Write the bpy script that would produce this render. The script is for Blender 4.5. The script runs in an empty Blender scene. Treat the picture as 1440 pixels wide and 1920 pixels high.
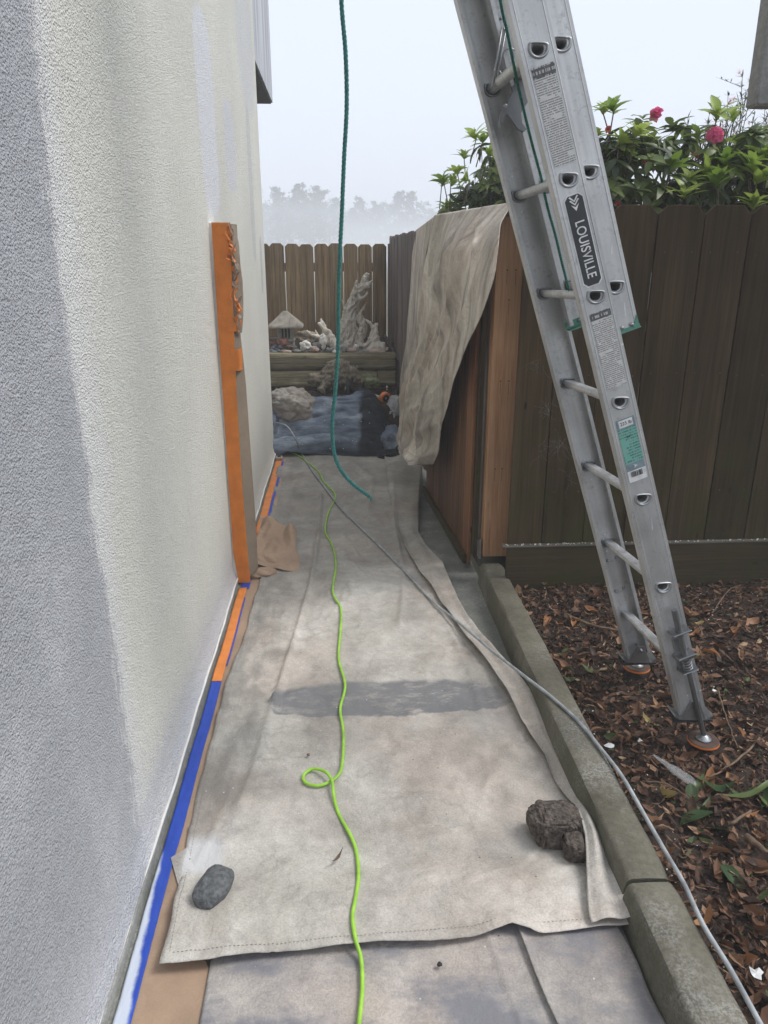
import bpy, bmesh, math, random
import numpy as np
from mathutils import Vector, Matrix, noise as mnoise

S = bpy.context.scene
COL = S.collection
random.seed(7)
RNG = np.random.default_rng(11)

# ------------------------------------------------------------------ camera, world, sun, exposure
FPX, CAMH = 1400.0, 1.61
PITCH = math.atan(480 / FPX)
YAW = math.atan(90 / 1480.0)
cam_d = bpy.data.cameras.new('camera')
cam_d.sensor_fit = 'VERTICAL'; cam_d.sensor_height = 36.0; cam_d.sensor_width = 27.0
cam_d.lens = 36.0 * FPX / 1920.0
cam_d.clip_start = 0.05; cam_d.clip_end = 3000
cam = bpy.data.objects.new('camera', cam_d); COL.objects.link(cam)
cam.location = (0, 0, CAMH)
cam.rotation_euler = (math.pi / 2 - PITCH, 0, -YAW)
S.camera = cam

SUN_EL, SUN_AZ = math.radians(55), math.radians(88)
world = bpy.data.worlds.new("World"); S.world = world; world.use_nodes = True
wt = world.node_tree; wt.nodes.clear()
sky = wt.nodes.new('ShaderNodeTexSky'); sky.sky_type = 'NISHITA'; sky.sun_disc = False
sky.sun_elevation = SUN_EL; sky.sun_rotation = SUN_AZ; sky.air_density = 1.0; sky.dust_density = 4.0
mx = wt.nodes.new('ShaderNodeMix'); mx.data_type = 'RGBA'
mx.inputs[0].default_value = 0.93
mx.inputs[7].default_value = (7.4, 8.0, 9.2, 1)
bg = wt.nodes.new('ShaderNodeBackground'); bg.inputs['Strength'].default_value = 0.0735
wo = wt.nodes.new('ShaderNodeOutputWorld')
wt.links.new(sky.outputs[0], mx.inputs[6]); wt.links.new(mx.outputs[2], bg.inputs['Color'])
wt.links.new(bg.outputs[0], wo.inputs['Surface'])

sd = bpy.data.lights.new('sun', 'SUN'); sd.energy = 1.5; sd.angle = math.radians(24); sd.color = (1, 0.98, 0.95)
sun = bpy.data.objects.new('sun', sd); COL.objects.link(sun)
sdir = Vector((math.sin(SUN_AZ) * math.cos(SUN_EL), math.cos(SUN_AZ) * math.cos(SUN_EL), math.sin(SUN_EL)))
sun.rotation_euler = sdir.to_track_quat('Z', 'Y').to_euler()
sun.location = (6, 4, 12)

vs = S.view_settings
vs.view_transform = 'Standard'; vs.look = 'None'; vs.gamma = 1; vs.use_curve_mapping = False
vs.exposure = 0.82
S.render.engine = 'CYCLES'
cy = S.cycles
cy.use_denoising = True
cy.max_bounces = 14; cy.diffuse_bounces = 4; cy.glossy_bounces = 3; cy.transmission_bounces = 4
cy.volume_bounces = 10; cy.transparent_max_bounces = 8

# ------------------------------------------------------------------ pixel -> place helpers (surveying the photograph)
_R = np.array([[1, 0, 0], [0, -math.sin(PITCH), math.cos(PITCH)], [0, -math.cos(PITCH), -math.sin(PITCH)]])
_c, _s = math.cos(YAW), math.sin(YAW)
_M = np.array([[_c, _s, 0], [-_s, _c, 0], [0, 0, 1]]) @ _R
_C = np.array([0, 0, CAMH])
def ray(u, v): return _M @ np.array([(u - 720) / FPX, (v - 960) / FPX, 1.0])
def gz(u, v, z=0.0): r = ray(u, v); return _C + r * (z - CAMH) / r[2]
def gy(u, v, y): r = ray(u, v); return _C + r * y / r[1]
def gx(u, v, x): r = ray(u, v); return _C + r * x / r[0]

# ------------------------------------------------------------------ noise in numpy
def vnoise(x, y, seed=0):
    x = np.asarray(x, float); y = np.asarray(y, float)
    xi = np.floor(x).astype(np.int64); yi = np.floor(y).astype(np.int64)
    fx = x - xi; fy = y - yi
    fx = fx * fx * (3 - 2 * fx); fy = fy * fy * (3 - 2 * fy)
    def h(a, b):
        n = (a * 374761393 + b * 668265263 + seed * 1442695041) & 0xffffffff
        n = ((n ^ (n >> 13)) * 1274126177) & 0xffffffff
        return ((n ^ (n >> 16)) & 0xffff) / 65535.0
    v = (h(xi, yi) * (1 - fx) + h(xi + 1, yi) * fx) * (1 - fy) + (h(xi, yi + 1) * (1 - fx) + h(xi + 1, yi + 1) * fx) * fy
    return v * 2 - 1
def fbm(x, y, seed=0, o=4):
    r = 0; a = 1; f = 1
    for k in range(o):
        r = r + a * vnoise(x * f + 13.1 * k, y * f - 7.7 * k, seed + k); a *= 0.5; f *= 2.03
    return r
def ridged(x, y, seed=0, o=3):
    r = 0; a = 1; f = 1
    for k in range(o):
        r = r + a * (1 - np.abs(vnoise(x * f, y * f, seed + k)) * 2) ; a *= 0.5; f *= 2.1
    return r
def crease(x, y, seed=0, n=7, lam=0.12):
    rg = np.random.default_rng(seed); r = 0
    for k in range(n):
        th = rg.uniform(0, math.pi); ph = rg.uniform(0, 9); l = lam * rg.uniform(0.6, 2.2)
        t = (x * math.cos(th) + y * math.sin(th)) / l + ph
        r = r + rg.uniform(0.4, 1) * l / lam * np.abs((t % 2) - 1)
    return r / n
def polydist(x, y, pts):
    d = np.full(np.shape(x), 1e9)
    for (ax, ay), (bx, by) in zip(pts[:-1], pts[1:]):
        vx, vy = bx - ax, by - ay; L = vx * vx + vy * vy + 1e-12
        t = np.clip(((x - ax) * vx + (y - ay) * vy) / L, 0, 1)
        d = np.minimum(d, np.hypot(x - ax - t * vx, y - ay - t * vy))
    return d

# ------------------------------------------------------------------ node helper
class NT:
    def __init__(s, name):
        s.m = bpy.data.materials.new(name); s.m.use_nodes = True
        s.t = s.m.node_tree; s.t.nodes.clear()
        s.out = s.t.nodes.new('ShaderNodeOutputMaterial')
        s.tc = s.t.nodes.new('ShaderNodeTexCoord')
        s.geo = s.t.nodes.new('ShaderNodeNewGeometry')
        s.oi = s.t.nodes.new('ShaderNodeObjectInfo')
    def put(s, sock, v):
        if v is None: return
        if hasattr(v, 'is_output') or isinstance(v, bpy.types.NodeSocket): s.t.links.new(v, sock)
        elif isinstance(v, (tuple, list)) and len(v) == 3 and sock.type == 'RGBA': sock.default_value = (*v, 1)
        else: sock.default_value = v
    def math(s, op, a, b=None, c=None, clamp=False):
        n = s.t.nodes.new('ShaderNodeMath'); n.operation = op; n.use_clamp = clamp
        s.put(n.inputs[0], a); s.put(n.inputs[1], b); s.put(n.inputs[2], c)
        return n.outputs[0]
    def vmath(s, op, a, b=None):
        n = s.t.nodes.new('ShaderNodeVectorMath'); n.operation = op
        s.put(n.inputs[0], a)
        if op == 'SCALE': s.put(n.inputs[3], b)
        else: s.put(n.inputs[1], b)
        return n.outputs[0]
    def sep(s, v):
        n = s.t.nodes.new('ShaderNodeSeparateXYZ'); s.put(n.inputs[0], v); return n.outputs
    def comb(s, x, y, z):
        n = s.t.nodes.new('ShaderNodeCombineXYZ'); s.put(n.inputs[0], x); s.put(n.inputs[1], y); s.put(n.inputs[2], z); return n.outputs[0]
    def map(s, v, sc=(1, 1, 1), loc=(0, 0, 0), rot=(0, 0, 0)):
        n = s.t.nodes.new('ShaderNodeMapping'); s.put(n.inputs[0], v); n.inputs['Scale'].default_value = sc
        n.inputs['Location'].default_value = loc; n.inputs['Rotation'].default_value = rot; return n.outputs[0]
    def noise(s, v, scale, detail=4, rough=0.55, dist=0.0):
        n = s.t.nodes.new('ShaderNodeTexNoise'); s.put(n.inputs['Vector'], v); n.inputs['Scale'].default_value = scale
        n.inputs['Detail'].default_value = detail; n.inputs['Roughness'].default_value = rough; n.inputs['Distortion'].default_value = dist
        return n.outputs[0]
    def vor(s, v, scale, feature='F1', rand=1.0, out=0):
        n = s.t.nodes.new('ShaderNodeTexVoronoi'); n.feature = feature; s.put(n.inputs['Vector'], v); n.inputs['Scale'].default_value = scale
        n.inputs['Randomness'].default_value = rand
        return n.outputs[out]
    def ramp(s, f, stops, interp='LINEAR'):
        n = s.t.nodes.new('ShaderNodeValToRGB'); e = n.color_ramp.elements; n.color_ramp.interpolation = interp
        while len(e) < len(stops): e.new(0.5)
        for k, (p, c) in enumerate(stops):
            e[k].position = p; e[k].color = (c, c, c, 1) if isinstance(c, (int, float)) else (*c, 1)
        s.put(n.inputs[0], f); return n.outputs[0]
    def mix(s, f, a, b, mode='MIX'):
        n = s.t.nodes.new('ShaderNodeMix'); n.data_type = 'RGBA'; n.blend_type = mode
        s.put(n.inputs[0], f); s.put(n.inputs[6], a); s.put(n.inputs[7], b); return n.outputs[2]
    def step(s, v, lo, hi):      # smooth 0..1
        n = s.t.nodes.new('ShaderNodeMapRange'); n.interpolation_type = 'SMOOTHSTEP'
        s.put(n.inputs[0], v); s.put(n.inputs[1], lo); s.put(n.inputs[2], hi); return n.outputs[0]
    def bump(s, h, dist, strength=1.0, nrm=None):
        n = s.t.nodes.new('ShaderNodeBump'); s.put(n.inputs['Height'], h); n.inputs['Distance'].default_value = dist
        n.inputs['Strength'].default_value = strength
        if nrm is not None: s.put(n.inputs['Normal'], nrm)
        return n.outputs[0]
    def attr(s, name):
        n = s.t.nodes.new('ShaderNodeAttribute'); n.attribute_name = name; return n
    def fin(s, col, rough=0.8, nrm=None, metal=0.0, spec=0.5, trans=None, coat=0, alpha=None, transmission=None):
        p = s.t.nodes.new('ShaderNodeBsdfPrincipled')
        s.put(p.inputs['Base Color'], col); s.put(p.inputs['Roughness'], rough); s.put(p.inputs['Metallic'], metal)
        s.put(p.inputs['Specular IOR Level'], spec)
        if nrm is not None: s.put(p.inputs['Normal'], nrm)
        if coat: p.inputs['Coat Weight'].default_value = coat
        if alpha is not None: s.put(p.inputs['Alpha'], alpha)
        if transmission is not None: p.inputs['Transmission Weight'].default_value = transmission
        o = p.outputs[0]
        if trans:
            tr = s.t.nodes.new('ShaderNodeBsdfTranslucent'); s.put(tr.inputs[0], col)
            ms = s.t.nodes.new('ShaderNodeMixShader'); ms.inputs[0].default_value = trans
            s.t.links.new(o, ms.inputs[1]); s.t.links.new(tr.outputs[0], ms.inputs[2]); o = ms.outputs[0]
        s.t.links.new(o, s.out.inputs['Surface']); return s.m

def plain(name, col, rough=0.6, metal=0.0, var=0.25, scale=30, bump=0.0, bscale=200, spec=0.5):
    n = NT(name); P = n.tc.outputs['Object']
    a = n.noise(P, scale, 4)
    dark = tuple(c * (1 - var) for c in col); light = tuple(min(1, c * (1 + var)) for c in col)
    c = n.ramp(a, [(0.3, dark), (0.7, light)])
    nr = n.bump(n.noise(P, bscale, 3), bump) if bump else None
    return n.fin(c, n.ramp(n.noise(P, scale * 2, 2), [(0.3, max(0, rough - 0.1)), (0.7, min(1, rough + 0.1))]), nr, metal, spec)

def wood(name, c1, c2, c3, gscale=1.0, axis=2, moss=0.0, grey=0.0, bump=0.0012, rough=0.8, mossz=(0.2, 1.1), streak=0.0):
    """c1 dark grain, c2 body, c3 light; grain runs along object axis"""
    n = NT(name)
    off = n.vmath('SCALE', n.comb(n.oi.outputs['Random'], n.oi.outputs['Random'], n.oi.outputs['Random']), 37.0)
    P = n.vmath('ADD', n.tc.outputs['Object'], off)
    sc = [26 * gscale] * 3; sc[axis] = 1.3 * gscale
    g = n.noise(n.map(P, tuple(sc)), 1.0, 6, 0.62, 0.6)
    sc2 = [150 * gscale] * 3; sc2[axis] = 4 * gscale
    g2 = n.noise(n.map(P, tuple(sc2)), 1.0, 4, 0.6)
    big = n.noise(P, 2.2, 3)
    c = n.ramp(g, [(0.3, c1), (0.5, c2), (0.72, c3)])
    c = n.mix(0.35, c, n.ramp(g2, [(0.35, c1), (0.65, c3)]))
    # knots
    ks = [9, 9, 9]; ks[axis] = 3.2
    k = n.vor(n.map(P, tuple(ks)), 1.0)
    kn = n.ramp(k, [(0.035, 1.0), (0.075, 0.0)])
    c = n.mix(n.math('MULTIPLY', kn, 0.8), c, tuple(x * 0.35 for x in c1))
    # per piece tone
    tone = n.math('MULTIPLY_ADD', n.oi.outputs['Random'], 0.5, 0.75)
    c = n.mix(1.0, c, n.comb(tone, tone, tone), 'MULTIPLY')
    t2 = n.math('MULTIPLY_ADD', big, 0.9, 0.55)
    c = n.mix(1.0, c, n.comb(t2, t2, t2), 'MULTIPLY')
    W = n.geo.outputs['Position']; wz = n.sep(W)[2]
    if moss:
        mm = n.math('MULTIPLY', n.step(wz, mossz[1], mossz[0]), n.ramp(n.noise(W, 4.5, 5, 0.65), [(0.42, 0.0), (0.66, 1.0)]))
        c = n.mix(n.math('MULTIPLY', mm, moss), c, (0.05, 0.058, 0.014))
    if grey:
        gm = n.math('MULTIPLY', n.ramp(n.noise(n.map(W, (9, 9, 1.2)), 1.0, 5), [(0.4, 0.0), (0.65, 1.0)]), grey)
        c = n.mix(gm, c, (0.2, 0.19, 0.175))
    if streak:
        sk = n.math('MULTIPLY', n.ramp(n.noise(n.map(W, (22, 22, 0.9)), 1.0, 4), [(0.55, 0.0), (0.75, 1.0)]), streak)
        c = n.mix(sk, c, (0.02, 0.016, 0.012))
    h = n.math('ADD', g, n.math('MULTIPLY', g2, 0.5))
    return n.fin(c, rough, n.bump(h, bump), spec=0.16)

# ------------------------------------------------------------------ mesh building
class MB:
    def __init__(s): s.v = []; s.f = []; s.mi = []; s.uv = None
    def add(s, vs, fs, mi=0):
        o = len(s.v); s.v.extend([tuple(map(float, p)) for p in vs]); s.f.extend([tuple(i + o for i in f) for f in fs]); s.mi.extend([mi] * len(fs)); return s
    def box(s, c, d, M=None, bev=0.0, mi=0, seg=1):
        bm = bmesh.new(); bmesh.ops.create_cube(bm, size=1)
        for v in bm.verts: v.co = Vector((v.co.x * d[0], v.co.y * d[1], v.co.z * d[2]))
        if bev: bmesh.ops.bevel(bm, geom=bm.edges[:], offset=bev, segments=seg, affect='EDGES', profile=0.6)
        if M is not None: bm.transform(M)
        bm.verts.index_update()
        s.add([(v.co.x + c[0], v.co.y + c[1], v.co.z + c[2]) for v in bm.verts], [[v.index for v in f.verts] for f in bm.faces], mi)
        bm.free(); return s
    def tube(s, pts, r, n=8, cap=True, mi=0, oval=None):
        P = [Vector(p) for p in pts]; m = len(P)
        R = r if hasattr(r, '__len__') else [r] * m
        up = Vector((0, 0, 1)); T0 = (P[1] - P[0]).normalized()
        if abs(T0.dot(up)) > 0.9: up = Vector((0, 1, 0))
        N = T0.cross(up).normalized(); vs = []; fs = []
        for i in range(m):
            T = (P[min(i + 1, m - 1)] - P[max(i - 1, 0)])
            T = T.normalized() if T.length > 1e-9 else T0
            N = (N - T * N.dot(T))
            N = N.normalized() if N.length > 1e-6 else T.orthogonal().normalized()
            B = T.cross(N)
            for k in range(n):
                a = 2 * math.pi * k / n
                vs.append(P[i] + (N * math.cos(a) + B * math.sin(a) * (oval or 1)) * R[i])
        for i in range(m - 1):
            for k in range(n):
                k2 = (k + 1) % n; fs.append((i * n + k, i * n + k2, (i + 1) * n + k2, (i + 1) * n + k))
        if cap: fs.append(tuple(range(n))[::-1]); fs.append(tuple((m - 1) * n + k for k in range(n)))
        return s.add(vs, fs, mi)
    def lathe(s, prof, c=(0, 0, 0), n=24, M=None, mi=0):
        vs = []; fs = []
        for r, z in prof:
            for k in range(n):
                a = 2 * math.pi * k / n; p = Vector((r * math.cos(a), r * math.sin(a), z))
                if M is not None: p = M @ p
                vs.append(p + Vector(c))
        for i in range(len(prof) - 1):
            for k in range(n):
                k2 = (k + 1) % n; fs.append((i * n + k, i * n + k2, (i + 1) * n + k2, (i + 1) * n + k))
        if prof[0][0] > 1e-6: fs.append(tuple(range(n))[::-1])
        if prof[-1][0] > 1e-6: fs.append(tuple((len(prof) - 1) * n + k for k in range(n)))
        return s.add(vs, fs, mi)
    def prism(s, poly, a, b, M=None, mi=0):
        """poly in (x,z), extruded y from a to b"""
        n = len(poly); vs = [Vector((p[0], a, p[1])) for p in poly] + [Vector((p[0], b, p[1])) for p in poly]
        if M is not None: vs = [M @ v for v in vs]
        fs = [tuple(range(n)), tuple(range(2 * n - 1, n - 1, -1))] + [(i, i + n, (i + 1) % n + n, (i + 1) % n) for i in range(n)]
        return s.add(vs, fs, mi)
    def grid(s, X, Y, Z, mi=0, thick=0.0):
        r, c = X.shape; V = np.stack([X, Y, Z], -1).reshape(-1, 3)
        fs = [(i * c + j, i * c + j + 1, (i + 1) * c + j + 1, (i + 1) * c + j) for i in range(r - 1) for j in range(c - 1)]
        return s.add(V, fs, mi)
    def build(s, name, mat, parent=None, smooth=False, loc=None, mats=None, attrs=None):
        me = bpy.data.meshes.new(name); me.from_pydata(s.v, [], s.f)
        for m in (mats or [mat]): me.materials.append(m)
        if any(s.mi): me.polygons.foreach_set('material_index', s.mi)
        if smooth: me.polygons.foreach_set('use_smooth', [True] * len(me.polygons))
        if attrs:
            for k, a in attrs.items():
                at = me.attributes.new(k, 'FLOAT', 'POINT'); at.data.foreach_set('value', np.asarray(a, np.float32))
        bm = bmesh.new(); bm.from_mesh(me); bmesh.ops.recalc_face_normals(bm, faces=bm.faces); bm.to_mesh(me); bm.free()
        me.update()
        return link(name, me, parent, loc)
def link(name, me, parent=None, loc=None):
    o = bpy.data.objects.new(name, me); COL.objects.link(o)
    if loc is not None: o.location = loc
    if parent is not None: o.parent = parent; o.matrix_parent_inverse = WM(parent).inverted()
    return o
def WM(o):
    m = Matrix.LocRotScale(o.location, o.rotation_euler, o.scale)
    return (WM(o.parent) @ o.matrix_parent_inverse @ m) if o.parent else m
def tag(o, label=None, cat=None, group=None, kind=None):
    if label: o['label'] = label
    if cat: o['category'] = cat
    if group: o['group'] = group
    if kind: o['kind'] = kind
    return o
def thing(name, label, cat, loc=(0, 0, 0), rz=0.0, group=None):
    o = bpy.data.objects.new(name, None); COL.objects.link(o); o.location = loc; o.rotation_euler = (0, 0, rz)
    o.empty_display_size = 0.1
    return tag(o, label, cat, group)
def copy_tree(o, parent=None):
    c = o.copy(); COL.objects.link(c)
    if parent is not None: c.parent = parent
    for ch in [x for x in list(bpy.data.objects) if x.parent == o]: copy_tree(ch, c)
    return c
def smooth_angle(o, deg=35):
    me = o.data; me.polygons.foreach_set('use_smooth', [True] * len(me.polygons))
    try: me.set_sharp_from_angle(angle=math.radians(deg))
    except Exception: pass
    return o
def solidify(o, t, off=0):
    m = o.modifiers.new('solid', 'SOLIDIFY'); m.thickness = t; m.offset = off; return o
def rock_mesh(name, size, seed, rough=0.25, freq=1.5, sub=4, flat=1.0, pits=0.0, power=1.0):
    bm = bmesh.new(); bmesh.ops.create_icosphere(bm, subdivisions=sub, radius=1.0)
    off = Vector((seed * 3.17, seed * 1.31, -seed * 2.2))
    for v in bm.verts:
        p = v.co.normalized()
        # planar cuts make facets
        d = 1 + rough * mnoise.fractal(p * freq + off, 1.0, 2.0, 4)
        if pits:
            d -= pits * max(0, mnoise.noise(p * freq * 7 + off) - 0.15)
        q = Vector((math.copysign(abs(p.x) ** power, p.x), math.copysign(abs(p.y) ** power, p.y), math.copysign(abs(p.z) ** power, p.z))) * d
        v.co = Vector((q.x * size[0], q.y * size[1], q.z * size[2]))
    me = bpy.data.meshes.new(name); bm.to_mesh(me); bm.free()
    me.polygons.foreach_set('use_smooth', [True] * len(me.polygons)); return me
#@@MATERIALS
# ================================================================== MATERIALS
def m_stucco():
    n = NT('painted_stucco'); W = n.geo.outputs['Position']; x, y, z = n.sep(W)
    wob = n.math('MULTIPLY_ADD', n.noise(n.map(W, (1, 1, 0.6)), 2.6, 4), 0.36, -0.18)
    fine = n.math('MULTIPLY_ADD', n.noise(n.map(W, (1, 5, 1.2)), 9, 4, 0.7), 0.16, -0.08)
    yy = n.math('ADD', n.math('ADD', y, wob), fine)
    cream = n.ramp(n.noise(W, 1.6, 3), [(0.3, (0.69, 0.682, 0.61)), (0.7, (0.77, 0.76, 0.69))])
    cream = n.mix(n.math('MULTIPLY', n.ramp(n.noise(W, 0.9, 2), [(0.4, 0.0), (0.65, 1.0)]), 0.15), cream, (0.68, 0.69, 0.64))
    # new grey coat rolled on near the camera, a bit lighter along its wet edge
    grey = n.ramp(n.noise(n.map(W, (1, 1.2, 1.0)), 3.2, 5, 0.65), [(0.34, (0.41, 0.42, 0.44)), (0.56, (0.455, 0.465, 0.485)), (0.74, (0.56, 0.565, 0.585))])
    g = n.step(n.math('ADD', yy, n.math('MULTIPLY_ADD', n.noise(n.map(W, (1, 14, 2.5)), 6, 4, 0.7), 0.10, -0.05)), 1.67, 1.61)
    thin = n.math('MULTIPLY', n.step(yy, 1.84, 1.64), 0.55)
    c = n.mix(thin, cream, (0.72, 0.725, 0.75))
    c = n.mix(g, c, grey)
    # primer brushed along the foot of the wall
    foot = n.step(n.math('ADD', z, n.math('MULTIPLY', fine, 2.2)), 0.34, 0.08)
    foot = n.math('MULTIPLY', foot, n.step(y, 5.6, 3.2))
    foot = n.math('MULTIPLY', foot, n.ramp(n.noise(n.map(W, (1, 1.3, 6)), 2.2, 3), [(0.25, 0.35), (0.55, 1.0)]))
    c = n.mix(n.math('MULTIPLY', foot, 0.85), c, (0.6, 0.605, 0.64))
    # patches of white-violet primer
    def patch(y0, z0, ry, rz, s, col):
        nonlocal c
        a = n.math('DIVIDE', n.math('SUBTRACT', n.math('ADD', y, n.math('MULTIPLY', fine, 0.5)), y0), ry)
        b = n.math('DIVIDE', n.math('SUBTRACT', n.math('ADD', z, n.math('MULTIPLY', wob, 0.4)), z0), rz)
        d = n.math('ADD', n.math('POWER', n.math('ABSOLUTE', a), 2.6), n.math('POWER', n.math('ABSOLUTE', b), 6.0))
        f = n.math('MULTIPLY', n.step(d, 1.25, 0.6), s)
        f = n.math('MULTIPLY', f, n.ramp(n.noise(W, 60, 2), [(0.35, 0.45), (0.55, 1.0)]))
        c = n.mix(f, c, col)
    patch(3.76, 2.20, 0.24, 0.42, 0.95, (0.76, 0.77, 0.82)); patch(4.5, 2.16, 0.22, 0.22, 0.85, (0.66, 0.67, 0.72))
    patch(5.5, 2.05, 0.12, 0.5, 0.5, (0.46, 0.48, 0.53)); patch(5.95, 1.55, 0.08, 0.2, 0.6, (0.4, 0.42, 0.47))
    patch(5.6, 3.2, 0.5, 0.7, 0.6, (0.62, 0.63, 0.68)); patch(3.62, 1.79, 0.05, 0.035, 1.0, (0.78, 0.77, 0.75))
    # sandy float finish
    h1 = n.noise(W, 150, 3, 0.65, 0.15); h2 = n.vor(W, 230, 'SMOOTH_F1'); h3 = n.noise(W, 30, 2)
    h4 = n.noise(n.map(W, (1, 1.6, 0.8)), 11, 3, 0.5, 0.8)
    h = n.math('ADD', n.math('ADD', n.math('ADD', h1, n.math('MULTIPLY', h2, -0.7)), n.math('MULTIPLY', h3, 0.9)), n.math('MULTIPLY', h4, 0.5))
    c = n.mix(0.55, c, n.mix(1.0, c, n.ramp(h1, [(0.34, 0.72), (0.56, 1.1)]), 'MULTIPLY'))
    return n.fin(c, 0.85, n.bump(h, 0.0075, 1.0), spec=0.3)

def m_concrete(name, c0, c1, white=0.5, moss=0.0):
    n = NT(name); W = n.geo.outputs['Position']
    a = n.noise(W, 5, 6, 0.65); b = n.noise(W, 70, 4, 0.7); d = n.vor(W, 260)
    c = n.ramp(a, [(0.3, c0), (0.68, c1)])
    c = n.mix(0.5, c, n.mix(1.0, c, n.ramp(b, [(0.3, 0.6), (0.68, 1.3)]), 'MULTIPLY'))
    wm = n.math('MULTIPLY', n.ramp(n.noise(W, 2.6, 6, 0.7), [(0.5, 0.0), (0.7, 1.0)]), n.ramp(n.noise(W, 130, 3, 0.7), [(0.42, 0.0), (0.6, 1.0)]))
    c = n.mix(n.math('MULTIPLY', wm, white), c, (0.52, 0.52, 0.5))
    if moss:
        nz = n.sep(n.geo.outputs['Normal'])[2]
        side = n.step(nz, 0.75, 0.3)
        mm = n.math('MULTIPLY', n.math('ADD', n.math('MULTIPLY', side, 0.75), 0.12), n.ramp(n.noise(W, 8, 5, 0.7), [(0.35, 0.1), (0.65, 1.0)]))
        c = n.mix(n.math('MULTIPLY', mm, moss), c, (0.085, 0.095, 0.055))
    spk = n.ramp(d, [(0.1, 1.0), (0.2, 0.0)])
    c = n.mix(n.math('MULTIPLY', spk, 0.35), c, (0.06, 0.06, 0.055))
    h = n.math('ADD', n.math('MULTIPLY', b, 0.7), n.math('MULTIPLY', n.noise(W, 260, 2), 0.5))
    return n.fin(c, 0.88, n.bump(h, 0.003), spec=0.3)

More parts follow.
